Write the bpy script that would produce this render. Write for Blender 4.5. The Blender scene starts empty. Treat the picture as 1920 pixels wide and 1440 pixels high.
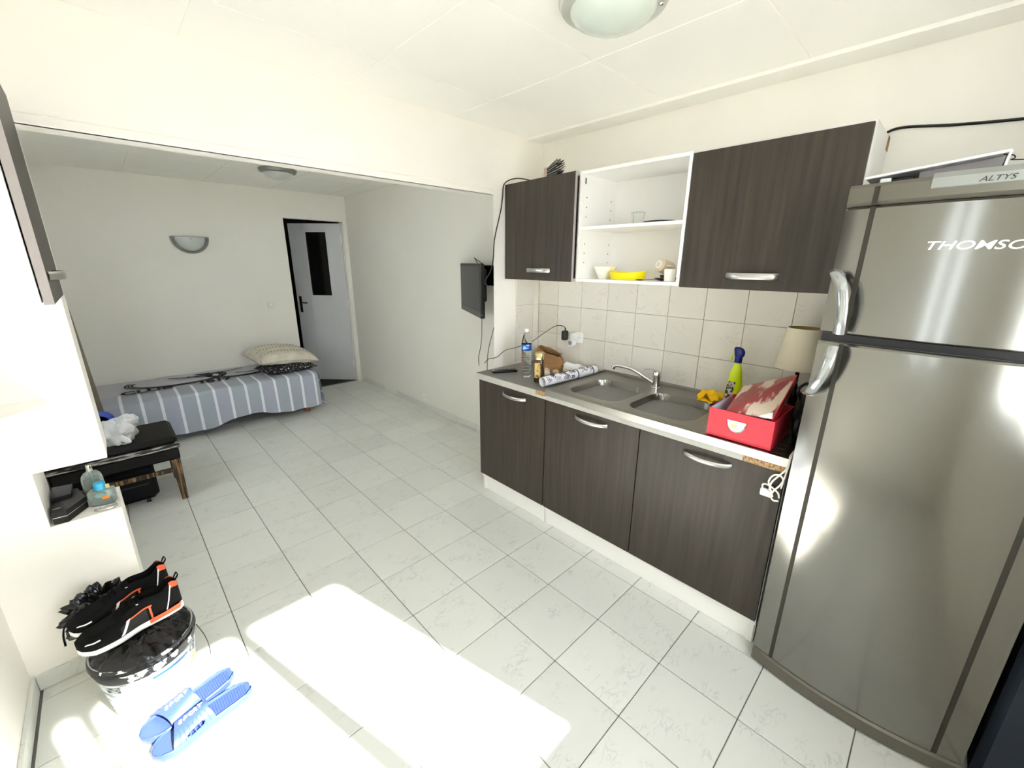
import bpy, bmesh, math, random
from mathutils import Vector, Matrix, noise
random.seed(7)
PI = math.pi
S = bpy.context.scene
COL = S.collection

# ------------------------------------------------------------------ camera
F, YAW, PITCH, ROLL = 781.965, 0.8036992, 1.2883028, 0.0062130
CAM = Vector((0.53136, -1.36155, 1.57481))
cd = bpy.data.cameras.new('camera'); cam = bpy.data.objects.new('camera', cd); COL.objects.link(cam)
cd.sensor_fit = 'HORIZONTAL'; cd.sensor_width = 36.0; cd.lens = F * 36.0 / 1920.0
cd.clip_start = 0.02
cam.matrix_world = Matrix.Translation(CAM) @ (Matrix.Rotation(YAW, 4, 'Z') @ Matrix.Rotation(PITCH, 4, 'X') @ Matrix.Rotation(ROLL, 4, 'Z'))
S.camera = cam

# ------------------------------------------------------------------ world, sun, exposure
SKY_STRENGTH = 3.2
SUN_STRENGTH = 13.0
EXPOSURE = 2.37
w = bpy.data.worlds.new('sky'); S.world = w; w.use_nodes = True
bg = w.node_tree.nodes['Background']
bg.inputs[0].default_value = (0.86, 0.93, 1.0, 1); bg.inputs[1].default_value = SKY_STRENGTH
sd = bpy.data.lights.new('sun', 'SUN'); sd.energy = SUN_STRENGTH; sd.angle = math.radians(1.2); sd.color = (1.0, 0.96, 0.90)
sun = bpy.data.objects.new('sun', sd); COL.objects.link(sun)
SUN_EL = math.radians(39.3)
tv = Vector((-0.965 * math.cos(SUN_EL), -0.262 * math.cos(SUN_EL), -math.sin(SUN_EL)))
sun.rotation_euler = tv.to_track_quat('-Z', 'Y').to_euler(); sun.location = (4, 1, 4)
S.view_settings.view_transform = 'Standard'; S.view_settings.look = 'None'
S.view_settings.exposure = EXPOSURE; S.view_settings.gamma = 1.0; S.view_settings.use_curve_mapping = False
S.cycles.use_denoising = True
S.cycles.max_bounces = 14; S.cycles.diffuse_bounces = 10; S.cycles.glossy_bounces = 6
S.cycles.transmission_bounces = 10; S.cycles.transparent_max_bounces = 12
S.cycles.caustics_reflective = False; S.cycles.caustics_refractive = False
S.cycles.sample_clamp_indirect = 6.0

# ------------------------------------------------------------------ materials
def lin(c):
    r = []
    for v in c:
        v = v / 255.0
        r.append(v / 12.92 if v <= 0.04045 else ((v + 0.055) / 1.055) ** 2.4)
    return (r[0], r[1], r[2], 1)
MATS = {}
def mk(name, col, rough=0.5, metal=0.0, var=0.0, vscale=6.0, stretch=(1, 1, 1), bump=0.0, bscale=60.0,
       col2=None, coat=0.0, trans=0.0, ior=1.45, emit=None, rnd=0.0, detail=4.0, aniso=0.0, sharp=None, alpha=None, bdist=0.01, spec=0.5):
    m = bpy.data.materials.new(name); m.use_nodes = True
    nt = m.node_tree; N = nt.nodes; L = nt.links; b = N['Principled BSDF']
    b.inputs['Base Color'].default_value = lin(col); b.inputs['Roughness'].default_value = rough
    b.inputs['Metallic'].default_value = metal; b.inputs['IOR'].default_value = ior
    b.inputs['Coat Weight'].default_value = coat; b.inputs['Transmission Weight'].default_value = trans
    b.inputs['Anisotropic'].default_value = aniso; b.inputs['Specular IOR Level'].default_value = spec
    if alpha is not None: b.inputs['Alpha'].default_value = alpha
    vec = None
    if col2 or var or bump or rnd:
        tc = N.new('ShaderNodeTexCoord'); mp = N.new('ShaderNodeMapping'); mp.inputs['Scale'].default_value = stretch
        vec = tc.outputs['Object']
        if rnd:
            oi = N.new('ShaderNodeObjectInfo'); mu = N.new('ShaderNodeMath'); mu.operation = 'MULTIPLY'; mu.inputs[1].default_value = 37.0
            L.new(oi.outputs['Random'], mu.inputs[0])
            va = N.new('ShaderNodeVectorMath'); va.operation = 'ADD'
            L.new(tc.outputs['Object'], va.inputs[0]); L.new(mu.outputs[0], va.inputs[1]); vec = va.outputs[0]
        L.new(vec, mp.inputs['Vector']); vec = mp.outputs['Vector']
    if col2 or var:
        nz = N.new('ShaderNodeTexNoise'); nz.inputs['Scale'].default_value = vscale; nz.inputs['Detail'].default_value = detail
        L.new(vec, nz.inputs['Vector'])
        rp = N.new('ShaderNodeValToRGB')
        if col2: c1, c2 = lin(col), lin(col2)
        else:
            c1 = tuple(x * (1 - var) for x in lin(col)[:3]) + (1,); c2 = tuple(min(1, x * (1 + var)) for x in lin(col)[:3]) + (1,)
        rp.color_ramp.elements[0].color = c1; rp.color_ramp.elements[1].color = c2
        lo, hi = sharp or (0.3, 0.7)
        rp.color_ramp.elements[0].position = lo; rp.color_ramp.elements[1].position = hi
        L.new(nz.outputs['Fac'], rp.inputs['Fac']); out = rp.outputs['Color']
        if rnd:
            oi2 = N.new('ShaderNodeObjectInfo'); mr = N.new('ShaderNodeMapRange')
            mr.inputs['To Min'].default_value = 1 - rnd; mr.inputs['To Max'].default_value = 1 + rnd * 0.5
            L.new(oi2.outputs['Random'], mr.inputs['Value'])
            vm = N.new('ShaderNodeVectorMath'); vm.operation = 'SCALE'
            L.new(out, vm.inputs[0]); L.new(mr.outputs[0], vm.inputs['Scale']); out = vm.outputs[0]
        L.new(out, b.inputs['Base Color'])
    if bump:
        bn = N.new('ShaderNodeTexNoise'); bn.inputs['Scale'].default_value = bscale; bn.inputs['Detail'].default_value = 3
        L.new(vec, bn.inputs['Vector'])
        bp = N.new('ShaderNodeBump'); bp.inputs['Strength'].default_value = bump; bp.inputs['Distance'].default_value = bdist
        L.new(bn.outputs['Fac'], bp.inputs['Height']); L.new(bp.outputs['Normal'], b.inputs['Normal'])
    if emit:
        b.inputs['Emission Color'].default_value = lin(col); b.inputs['Emission Strength'].default_value = emit
    MATS[name] = m
    return m
def M(n): return MATS[n]

mk('white_paint', (242, 239, 232), 0.55, bump=0.05, bscale=90, var=0.02, vscale=1.5)
mk('bedroom_paint', (236, 234, 227), 0.6, bump=0.05, bscale=90, var=0.02, vscale=1.5)
mk('ceiling_paint', (242, 242, 237), 0.7, bump=0.04, bscale=120)
mk('joint_white', (246, 246, 240), 0.7)
mk('grout', (112, 112, 106), 0.9, var=0.15, vscale=8)
mk('wall_grout', (170, 163, 148), 0.9, var=0.12, vscale=8)
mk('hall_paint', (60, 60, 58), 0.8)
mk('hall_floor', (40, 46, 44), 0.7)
mk('laminate_white', (240, 239, 236), 0.4, var=0.015, vscale=3)
mk('wood_dark', (42, 36, 30), 0.42, col2=(67, 60, 52), vscale=3.0, stretch=(15, 15, 0.7), detail=7, sharp=(0.25, 0.8), bump=0.05, bscale=4, bdist=0.004)
mk('edge_band', (168, 160, 158), 0.5)
mk('brushed_nickel', (205, 204, 200), 0.28, metal=1.0)
mk('chrome', (225, 225, 225), 0.07, metal=1.0)
mk('worktop_laminate', (122, 121, 117), 0.45, var=0.12, vscale=90, detail=2)
mk('worktop_edge', (176, 175, 168), 0.5, var=0.05, vscale=30)
mk('particleboard', (120, 88, 52), 0.9, col2=(190, 160, 120), vscale=140, sharp=(0.35, 0.65), bump=0.4, bscale=150)
mk('stainless', (150, 147, 139), 0.3, metal=1.0, var=0.04, vscale=30, stretch=(1, 14, 14))
mk('stainless_edge', (215, 213, 207), 0.28, metal=1.0)  # paler copy of the sink steel, sunlit reflection put into the colour
mk('fridge_steel', (143, 142, 137), 0.16, metal=1.0, var=0.03, vscale=2.0)
mk('fridge_trim', (110, 107, 97), 0.45, metal=0.6)
mk('fridge_panel', (146, 149, 145), 0.35, metal=0.35)
mk('fridge_groove', (62, 60, 54), 0.5, metal=0.6)
mk('fridge_body', (96, 96, 94), 0.5)
mk('handle_plastic', (176, 180, 180), 0.15, metal=0.75)
mk('badge_white', (245, 245, 243), 0.25, metal=0.3)
mk('black_plastic', (18, 18, 19), 0.4)
mk('black_gloss', (8, 8, 9), 0.12)
mk('screen', (44, 46, 46), 0.35)
mk('cable_black', (20, 19, 18), 0.5)
mk('cable_white', (226, 222, 212), 0.5)
mk('white_plastic', (240, 240, 237), 0.35)
mk('off_white', (232, 228, 216), 0.6, var=0.03)
mk('door_white', (214, 216, 219), 0.5, var=0.015, vscale=4)
mk('brass_dark', (84, 68, 48), 0.35, metal=1.0)
mk('unlit_hall_glass', (10, 10, 10), 0.08)  # black stands in for the unlit hall behind the door glass
mk('lamp_frost', (206, 216, 210), 0.25, trans=0.0, coat=0.4)
mk('lamp_ring', (206, 207, 201), 0.3, metal=0.3)
mk('lamp_ring_grey', (140, 142, 137), 0.35, metal=0.5)
mk('lamp_dome_grey', (200, 206, 203), 0.3)
mk('pillow_cloth', (205, 197, 180), 0.9, col2=(222, 216, 202), vscale=14, bump=0.3, bscale=25)
mk('pillow_dot', (70, 66, 58), 0.9)
mk('speckled_cloth', (30, 30, 32), 0.9, col2=(190, 190, 190), vscale=60, sharp=(0.60, 0.66), detail=1)
mk('bed_wood', (150, 98, 50), 0.5, var=0.2, vscale=20)
mk('mattress', (150, 150, 158), 0.9)
mk('print_black', (30, 32, 36), 0.9)
mk('bench_leather', (17, 16, 15), 0.55, spec=0.2, var=0.25, vscale=4, bump=0.15, bscale=20)
mk('bench_trim', (24, 23, 21), 0.6, col2=(175, 172, 166), vscale=3.0, stretch=(9, 3, 30), sharp=(0.5, 0.58), detail=6)
mk('bench_leg', (34, 26, 18), 0.5, col2=(150, 112, 64), vscale=2.0, stretch=(40, 40, 3), sharp=(0.48, 0.62), detail=5)
mk('suitcase', (9, 10, 14), 0.6, spec=0.2, bump=0.2, bscale=80)
mk('blue_plastic', (18, 52, 150), 0.4)
mk('board_brown', (112, 102, 84), 0.6, var=0.15, vscale=6, stretch=(1, 8, 1))
mk('plastic_bag', (225, 226, 226), 0.3, var=0.06, vscale=12, alpha=0.72, bump=0.6, bscale=18, bdist=0.03)
mk('bin_bag', (17, 18, 21), 0.24, bump=0.5, bscale=16, bdist=0.03)
mk('bucket_white', (205, 210, 210), 0.35)
mk('bucket_black', (34, 36, 36), 0.6, col2=(240, 242, 240), vscale=5, stretch=(5, 5, 3), sharp=(0.60, 0.62), detail=6)
mk('label_print', (132, 142, 146), 0.6, col2=(190, 196, 196), vscale=22, stretch=(1, 1, 3), sharp=(0.4, 0.5))
mk('label_blue', (26, 96, 140), 0.5)
mk('label_mint', (126, 160, 160), 0.5)
mk('label_yellow', (160, 160, 70), 0.5)
mk('label_grey', (60, 66, 70), 0.6, col2=(160, 165, 165), vscale=90, sharp=(0.45, 0.55))
mk('shoe_black', (10, 10, 11), 0.8, spec=0.15, var=0.2, vscale=60, bump=0.25, bscale=220, bdist=0.002)
mk('shoe_grey', (36, 36, 35), 0.7, spec=0.2, var=0.1, vscale=120)
mk('shoe_white', (240, 240, 238), 0.5)
mk('shoe_orange', (214, 92, 52), 0.6)
mk('slipper_blue', (42, 58, 108), 0.5, spec=0.3, bump=0.35, bscale=70, bdist=0.004)
mk('slipper_sole', (36, 50, 98), 0.5, spec=0.3, bump=0.5, bscale=140, bdist=0.004)
mk('slipper_text', (242, 244, 246), 0.5)
mk('water_plastic', (240, 246, 250), 0.04, trans=1.0, ior=1.2)
mk('clear_glass', (250, 252, 252), 0.02, trans=1.0, ior=1.16)
mk('perfume_glass', (214, 232, 226), 0.06, trans=0.72, ior=1.25)
mk('perfume_liquid', (196, 194, 130), 0.1, trans=0.35, ior=1.33)
mk('water_label', (26, 74, 160), 0.4, col2=(150, 200, 235), vscale=26, sharp=(0.56, 0.6), detail=1)
mk('jar_brown', (60, 40, 22), 0.12, coat=0.5)
mk('jar_label', (196, 172, 112), 0.3, metal=0.5, col2=(96, 70, 34), vscale=45, sharp=(0.5, 0.6))
mk('gold', (214, 196, 146), 0.25, metal=1.0)
mk('paper_roll', (236, 234, 238), 0.6)
mk('roll_ink', (60, 62, 92), 0.6)
mk('kraft', (150, 112, 72), 0.85, var=0.12, vscale=9, bump=0.3, bscale=14)
mk('egg', (214, 184, 150), 0.5, var=0.05)
mk('garlic', (226, 214, 196), 0.6, var=0.06)
mk('tissue', (246, 246, 246), 0.8)
mk('yellow_bowl', (246, 226, 20), 0.3)
mk('ceramic', (246, 244, 238), 0.2)
mk('mug_cream', (226, 212, 192), 0.3, var=0.08, vscale=14)
mk('plate_dark', (60, 60, 58), 0.3)
mk('brush_wood', (196, 174, 160), 0.5)
mk('bristle', (52, 50, 48), 0.8, var=0.3, vscale=60)
mk('bristle_pale', (190, 188, 184), 0.8)
mk('spray_yellow', (206, 232, 24), 0.25)
mk('spray_blue', (18, 26, 112), 0.3)
mk('spray_label', (200, 190, 170), 0.5, col2=(50, 40, 50), vscale=38, sharp=(0.48, 0.54))
mk('cloth_yellow', (236, 186, 12), 0.9, bump=0.3, bscale=60)
mk('box_red', (206, 52, 66), 0.35, var=0.03)
mk('box_inside', (196, 202, 216), 0.7)
mk('photo_print', (150, 66, 66), 0.35, col2=(214, 196, 176), vscale=3.2, stretch=(7, 2.2, 2.2), sharp=(0.50, 0.57), detail=6)
mk('sticker_yellow', (232, 222, 120), 0.5)
mk('shade_cream', (216, 208, 186), 0.8)
mk('shade_inside', (172, 158, 104), 0.8)
mk('navy', (34, 42, 56), 0.55, var=0.1)
mk('turquoise', (62, 172, 214), 0.35)
mk('orange_label', (240, 140, 40), 0.5)
mk('box_black', (16, 13, 15), 0.45)
mk('silver_line', (205, 205, 205), 0.25, metal=0.8)
mk('ground_stone', (150, 146, 138), 0.9, var=0.1)

def tile_mat(name, base, vein, scale, dark):
    m = bpy.data.materials.new(name); m.use_nodes = True
    nt = m.node_tree; N = nt.nodes; L = nt.links; b = N['Principled BSDF']
    b.inputs['Roughness'].default_value = 0.34
    tc = N.new('ShaderNodeTexCoord'); oi = N.new('ShaderNodeObjectInfo')
    mu = N.new('ShaderNodeMath'); mu.operation = 'MULTIPLY'; mu.inputs[1].default_value = 53.0
    L.new(oi.outputs['Random'], mu.inputs[0])
    va = N.new('ShaderNodeVectorMath'); va.operation = 'ADD'; L.new(tc.outputs['Object'], va.inputs[0]); L.new(mu.outputs[0], va.inputs[1])
    mp = N.new('ShaderNodeMapping'); mp.inputs['Scale'].default_value = scale; L.new(va.outputs[0], mp.inputs['Vector'])
    n1 = N.new('ShaderNodeTexNoise'); n1.inputs['Scale'].default_value = 7; n1.inputs['Detail'].default_value = 6; n1.inputs['Distortion'].default_value = 1.2
    L.new(mp.outputs[0], n1.inputs['Vector'])
    r1 = N.new('ShaderNodeValToRGB'); e = r1.color_ramp.elements
    e[0].position = 0.47; e[0].color = (0, 0, 0, 1); e[1].position = 0.5; e[1].color = (1, 1, 1, 1)
    x = r1.color_ramp.elements.new(0.53); x.color = (0, 0, 0, 1)
    L.new(n1.outputs['Fac'], r1.inputs['Fac'])
    n2 = N.new('ShaderNodeTexNoise'); n2.inputs['Scale'].default_value = 9; n2.inputs['Detail'].default_value = 2
    L.new(va.outputs[0], n2.inputs['Vector'])
    r2 = N.new('ShaderNodeValToRGB'); r2.color_ramp.elements[0].position = 0.5; r2.color_ramp.elements[1].position = 0.62
    L.new(n2.outputs['Fac'], r2.inputs['Fac'])
    m1 = N.new('ShaderNodeMath'); m1.operation = 'MULTIPLY'; L.new(r1.outputs[0], m1.inputs[0]); L.new(r2.outputs[0], m1.inputs[1])
    m2 = N.new('ShaderNodeMath'); m2.operation = 'MULTIPLY'; m2.inputs[1].default_value = dark; L.new(m1.outputs[0], m2.inputs[0])
    mx = N.new('ShaderNodeMix'); mx.data_type = 'RGBA'; mx.inputs['A'].default_value = lin(base); mx.inputs['B'].default_value = lin(vein)
    L.new(m2.outputs[0], mx.inputs['Factor'])
    mr = N.new('ShaderNodeMapRange'); mr.inputs['To Min'].default_value = 0.95; mr.inputs['To Max'].default_value = 1.02
    L.new(oi.outputs['Random'], mr.inputs['Value'])
    vm = N.new('ShaderNodeVectorMath'); vm.operation = 'SCALE'; L.new(mx.outputs['Result'], vm.inputs[0]); L.new(mr.outputs[0], vm.inputs['Scale'])
    L.new(vm.outputs[0], b.inputs['Base Color'])
    MATS[name] = m
tile_mat('floor_tile', (221, 222, 217), (150, 155, 155), (3.6, 1.5, 1), 0.36)
tile_mat('wall_tile', (226, 222, 212), (184, 170, 150), (1.6, 1, 2.4), 0.32)

def bedspread_mat():
    m = bpy.data.materials.new('bedspread'); m.use_nodes = True
    nt = m.node_tree; N = nt.nodes; L = nt.links; b = N['Principled BSDF']; b.inputs['Roughness'].default_value = 0.9
    uv = N.new('ShaderNodeUVMap'); sp = N.new('ShaderNodeSeparateXYZ'); L.new(uv.outputs[0], sp.inputs[0])
    def math_(op, a, c):
        n = N.new('ShaderNodeMath'); n.operation = op
        if hasattr(a, 'links'): L.new(a, n.inputs[0])
        else: n.inputs[0].default_value = a
        if c is not None:
            if hasattr(c, 'links'): L.new(c, n.inputs[1])
            else: n.inputs[1].default_value = c
        return n.outputs[0]
    p = math_('MULTIPLY', sp.outputs[0], 1 / 0.128)
    fr = math_('FRACT', p, None)
    st = math_('LESS_THAN', fr, 0.17)
    fl = math_('FLOOR', p, None)
    od = math_('MULTIPLY', math_('FRACT', math_('MULTIPLY', fl, 0.5), None), 2.0)
    wide = math_('GREATER_THAN', math_('FRACT', math_('MULTIPLY', fl, 0.3333), None), 0.5)
    m1 = N.new('ShaderNodeMix'); m1.data_type = 'RGBA'; m1.inputs['A'].default_value = lin((172, 175, 192)); m1.inputs['B'].default_value = lin((166, 174, 186))
    L.new(wide, m1.inputs['Factor'])
    m2 = N.new('ShaderNodeMix'); m2.data_type = 'RGBA'; L.new(m1.outputs['Result'], m2.inputs['A']); m2.inputs['B'].default_value = lin((232, 235, 242))
    L.new(st, m2.inputs['Factor'])
    # stripes stop at the printed centre panel
    ctr = math_('GREATER_THAN', sp.outputs[1], 0.47)
    m3 = N.new('ShaderNodeMix'); m3.data_type = 'RGBA'; L.new(m2.outputs['Result'], m3.inputs['A']); m3.inputs['B'].default_value = lin((186, 187, 196))
    L.new(ctr, m3.inputs['Factor'])
    L.new(m3.outputs['Result'], b.inputs['Base Color'])
    MATS['bedspread'] = m
bedspread_mat()
def pane_mat():
    m = bpy.data.materials.new('window_glass'); m.use_nodes = True
    nt = m.node_tree; N = nt.nodes; L = nt.links; N.remove(N['Principled BSDF'])
    t = N.new('ShaderNodeBsdfTransparent'); g = N.new('ShaderNodeBsdfGlossy'); g.inputs['Roughness'].default_value = 0.02
    mx = N.new('ShaderNodeMixShader'); mx.inputs[0].default_value = 0.06
    L.new(t.outputs[0], mx.inputs[1]); L.new(g.outputs[0], mx.inputs[2]); L.new(mx.outputs[0], N['Material Output'].inputs[0])
    MATS['window_glass'] = m
pane_mat()

# ------------------------------------------------------------------ mesh helpers
def cr(pts, k=8):
    pts = [Vector(p) for p in pts]; out = []
    P = [pts[0] * 2 - pts[1]] + pts + [pts[-1] * 2 - pts[-2]]
    for i in range(1, len(P) - 2):
        a, b, c, d = P[i - 1], P[i], P[i + 1], P[i + 2]
        for j in range(k):
            t = j / k
            out.append(0.5 * ((2 * b) + (c - a) * t + (2 * a - 5 * b + 4 * c - d) * t * t + (3 * b - a - 3 * c + d) * t ** 3))
    out.append(pts[-1]); return out

class MB:
    def __init__(s, root=None):
        s.v = []; s.f = []; s.o = Vector(root.location) if root else Vector((0, 0, 0))
    def add(s, vs, fs, mat=None):
        n = len(s.v)
        for p in vs:
            p = Vector(p)
            if mat is not None: p = mat @ p
            s.v.append(p - s.o)
        for f in fs: s.f.append([n + i for i in f])
        return s
    def box(s, x0, x1, y0, y1, z0, z1, b=0.0, mat=None):
        lo = (min(x0, x1), min(y0, y1), min(z0, z1)); hi = (max(x0, x1), max(y0, y1), max(z0, z1))
        if b <= 0:
            vs = [(hi[0] if i & 1 else lo[0], hi[1] if i & 2 else lo[1], hi[2] if i & 4 else lo[2]) for i in range(8)]
            return s.add(vs, [(0, 2, 3, 1), (4, 5, 7, 6), (0, 1, 5, 4), (2, 6, 7, 3), (0, 4, 6, 2), (1, 3, 7, 5)], mat)
        b = min(b, *(0.49 * (hi[i] - lo[i]) for i in range(3)))
        vs = []; ix = {}
        for c in range(8):
            for ax in range(3):
                p = []
                for a in range(3):
                    up = (c >> a) & 1; q = hi[a] if up else lo[a]
                    if a != ax: q += -b if up else b
                    p.append(q)
                ix[c, ax] = len(vs); vs.append(p)
        fs = []
        for ax in range(3):
            o = [a for a in range(3) if a != ax]
            for sg in (0, 1):
                cs = [(sg << ax) | (i << o[0]) | (j << o[1]) for i, j in ((0, 0), (1, 0), (1, 1), (0, 1))]
                fs.append([ix[c, ax] for c in cs])
            a1, a2 = o
            for i in (0, 1):
                for j in (0, 1):
                    c0 = (i << a1) | (j << a2); c1 = c0 | (1 << ax)
                    fs.append([ix[c0, a1], ix[c1, a1], ix[c1, a2], ix[c0, a2]])
        for c in range(8): fs.append([ix[c, 0], ix[c, 1], ix[c, 2]])
        return s.add(vs, fs, mat)
    def loft(s, rings, closed=True, caps=True, mat=None):
        n = len(rings[0]); vs = [p for r in rings for p in r]; fs = []
        for i in range(len(rings) - 1):
            for j in range(n if closed else n - 1):
                k = (j + 1) % n
                fs.append((i * n + j, i * n + k, (i + 1) * n + k, (i + 1) * n + j))
        if caps and closed:
            fs.append(list(range(n))); fs.append([(len(rings) - 1) * n + j for j in range(n)])
        return s.add(vs, fs, mat)
    def lathe(s, prof, n=32, c=(0, 0, 0), mat=None, caps=True):
        rings = [[(c[0] + r * math.cos(2 * PI * j / n), c[1] + r * math.sin(2 * PI * j / n), c[2] + z) for j in range(n)] for r, z in prof]
        return s.loft(rings, True, caps, mat)
    def tube(s, pts, r=0.003, n=8, flat=None, up=None):
        pts = [Vector(p) for p in pts]; rings = []; prev = None
        for i, p in enumerate(pts):
            t = (pts[min(i + 1, len(pts) - 1)] - pts[max(i - 1, 0)]).normalized()
            if up is not None: u = (Vector(up) - t * t.dot(Vector(up))).normalized()
            elif prev is None:
                u = t.orthogonal().normalized()
            else: u = (prev - t * t.dot(prev)).normalized()
            prev = u; v = t.cross(u)
            ra, rb = flat if flat else (r, r)
            if callable(r): ra = rb = r(i / (len(pts) - 1))
            rings.append([p + u * ra * math.cos(2 * PI * j / n) + v * rb * math.sin(2 * PI * j / n) for j in range(n)])
        return s.loft(rings)
    def prism(s, poly, d, mat=None):
        """poly: closed list of 3-D points; d: extrusion vector"""
        d = Vector(d); n = len(poly)
        vs = [Vector(p) for p in poly] + [Vector(p) + d for p in poly]
        fs = [list(range(n)), list(range(n, 2 * n))] + [(i, (i + 1) % n, n + (i + 1) % n, n + i) for i in range(n)]
        return s.add(vs, fs, mat)
    def grid(s, fn, nu, nv, mat=None):
        vs = [fn(i / nu, j / nv) for i in range(nu + 1) for j in range(nv + 1)]
        fs = [(i * (nv + 1) + j, (i + 1) * (nv + 1) + j, (i + 1) * (nv + 1) + j + 1, i * (nv + 1) + j + 1) for i in range(nu) for j in range(nv)]
        return s.add(vs, fs, mat)
    def blob(s, c, r, sub=3, amp=0.2, freq=3.0, seed=0, flatz=None, mat=None):
        bm = bmesh.new(); bmesh.ops.create_icosphere(bm, subdivisions=sub, radius=1)
        vs = []
        for v in bm.verts:
            p = v.co.normalized(); k = 1 + amp * noise.noise(p * freq + Vector((seed * 7.3, seed * 3.1, seed)))
            q = Vector((c[0] + p.x * r[0] * k, c[1] + p.y * r[1] * k, c[2] + p.z * r[2] * k))
            if flatz is not None: q.z = max(q.z, flatz)
            vs.append(q)
        fs = [[v.index for v in f.verts] for f in bm.faces]; bm.free()
        return s.add(vs, fs, mat)
    def mesh(s, name, smooth=True, ang=35, normals=True):
        me = bpy.data.meshes.new(name); me.from_pydata([tuple(v) for v in s.v], [], s.f); me.validate()
        if normals:
            bm = bmesh.new(); bm.from_mesh(me); bmesh.ops.remove_doubles(bm, verts=bm.verts, dist=1e-6); bmesh.ops.recalc_face_normals(bm, faces=bm.faces); bm.to_mesh(me); bm.free()
        if smooth:
            me.polygons.foreach_set('use_smooth', [True] * len(me.polygons)); me.set_sharp_from_angle(angle=math.radians(ang))
        return me
    def build(s, name, mat, parent=None, smooth=True, ang=35, normals=True):
        me = s.mesh(name, smooth, ang, normals); me.materials.append(M(mat))
        o = bpy.data.objects.new(name, me); COL.objects.link(o)
        if parent: o.parent = parent
        elif s.o.length: o.location = s.o
        return o
def tag(o, label=None, cat=None, group=None, kind=None):
    if label: o['label'] = label
    if cat: o['category'] = cat
    if group: o['group'] = group
    if kind: o['kind'] = kind
    return o
def thing(name, label, cat, loc=(0, 0, 0), rz=0.0, group=None, rot=None):
    o = bpy.data.objects.new(name, None); COL.objects.link(o); o.location = loc; o.rotation_euler = rot or (0, 0, rz)
    o.empty_display_size = 0.05
    return tag(o, label, cat, group)
def text(name, body, size, mat, parent, loc, rot, extrude=0.0006, sx=1.0, shear=0.0, align='LEFT', outline=None, bend=None):
    c = bpy.data.curves.new(name, 'FONT'); c.body = body; c.size = size; c.extrude = extrude; c.shear = shear; c.align_x = align
    if outline: c.offset = outline
    c.resolution_u = 4
    f = bpy.data.objects.new(name, c); COL.objects.link(f)
    bpy.context.view_layer.update()
    me = bpy.data.meshes.new_from_object(f); bpy.data.objects.remove(f); bpy.data.curves.remove(c)
    me.name = name; me.materials.clear(); me.materials.append(M(mat))
    for v in me.vertices: v.co.x *= sx
    if bend:
        for v in me.vertices: v.co = bend(v.co)
    o = bpy.data.objects.new(name, me); COL.objects.link(o); o.parent = parent; o.location = loc; o.rotation_euler = rot
    return o
class AT:   # tiny holder so that MB(AT(loc)) builds a one-mesh thing whose origin is at loc
    def __init__(s, loc): s.location = loc
def struct(name, mb, mat, parent=None, smooth=False):
    o = mb.build(name, mat, parent, smooth)
    if parent is None: o['kind'] = 'structure'
    return o

# ------------------------------------------------------------------ room dimensions (metres)
T = 0.302                       # floor tile pitch
XP = -1.575                     # face of beam, pilaster and partition
XF = -4.94                      # bedroom far wall
XW = 1.05                       # window wall
YK = 0.937                      # kitchen wall
YB = 1.01                       # bedroom wall carrying the television
YL = -1.83                      # wall with the small cupboard
ZC = 2.345                      # ceiling

# ------------------------------------------------------------------ floor
fl = struct('floor', MB().box(XF - 1.6, XW + 0.1, YL - 0.1, YB + 0.1, -0.12, -0.004), 'grout')
full = MB().box(-T / 2 + 0.0018, T / 2 - 0.0018, -T / 2 + 0.0018, T / 2 - 0.0018, -0.008, 0.0, 0.0014).mesh('tile', False)
full.materials.append(M('floor_tile'))
x1lim, y1lim = XW, YB
i0 = math.floor(XF / T); i1 = math.ceil(XW / T); j0 = math.floor(YL / T); j1 = math.ceil(YB / T)
for i in range(i0, i1):
    for j in range(j0, j1):
        a0, a1, b0, b1 = max(i * T, XF), min((i + 1) * T, XW), max(j * T, YL), min((j + 1) * T, YB if i * T < XP else YK)
        if a1 - a0 < 0.02 or b1 - b0 < 0.02: continue
        if a1 - a0 > T - 1e-4 and b1 - b0 > T - 1e-4: me = full
        else:
            cx, cy = (i + .5) * T, (j + .5) * T
            me = MB().box(a0 - cx + 0.0018, a1 - cx - 0.0018, b0 - cy + 0.0018, b1 - cy - 0.0018, -0.008, 0, 0.0014).mesh('tile', False)
            me.materials.append(M('floor_tile'))
        o = bpy.data.objects.new('tile', me); COL.objects.link(o); o.parent = fl; o.location = ((i + .5) * T, (j + .5) * T, 0)

# ------------------------------------------------------------------ ceiling with square panels
cl = struct('ceiling', MB().box(XF - 1.6, XW + 0.1, YL - 0.1, YB + 0.1, ZC + 0.003, ZC + 0.12), 'joint_white')
PN = 0.605
def panels(x0, x1, y0, y1, ox, oy):
    i = math.floor((x0 - ox) / PN)
    while ox + i * PN < x1:
        a0, a1 = max(ox + i * PN, x0), min(ox + (i + 1) * PN, x1)
        j = math.floor((y0 - oy) / PN)
        while oy + j * PN < y1:
            b0, b1 = max(oy + j * PN, y0), min(oy + (j + 1) * PN, y1)
            if a1 - a0 > 0.02 and b1 - b0 > 0.02:
                c = ((a0 + a1) / 2, (b0 + b1) / 2, 0)
                MB(AT(c)).box(a0 + 0.002, a1 - 0.002, b0 + 0.002, b1 - 0.002, ZC, ZC + 0.004, 0.002).build('panel', 'ceiling_paint', cl, False).location = c
            j += 1
        i += 1
panels(XP, XW, YL, 0.795, -1.25, 0.21)
panels(XF, XP - 0.1, YL, YB, -3.98, -1.035)
# dropped margin strip along the kitchen wall
struct('trim_1', MB().box(XP, XW, 0.795, YK, ZC - 0.013, ZC + 0.004, 0.002), 'ceiling_paint')

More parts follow.
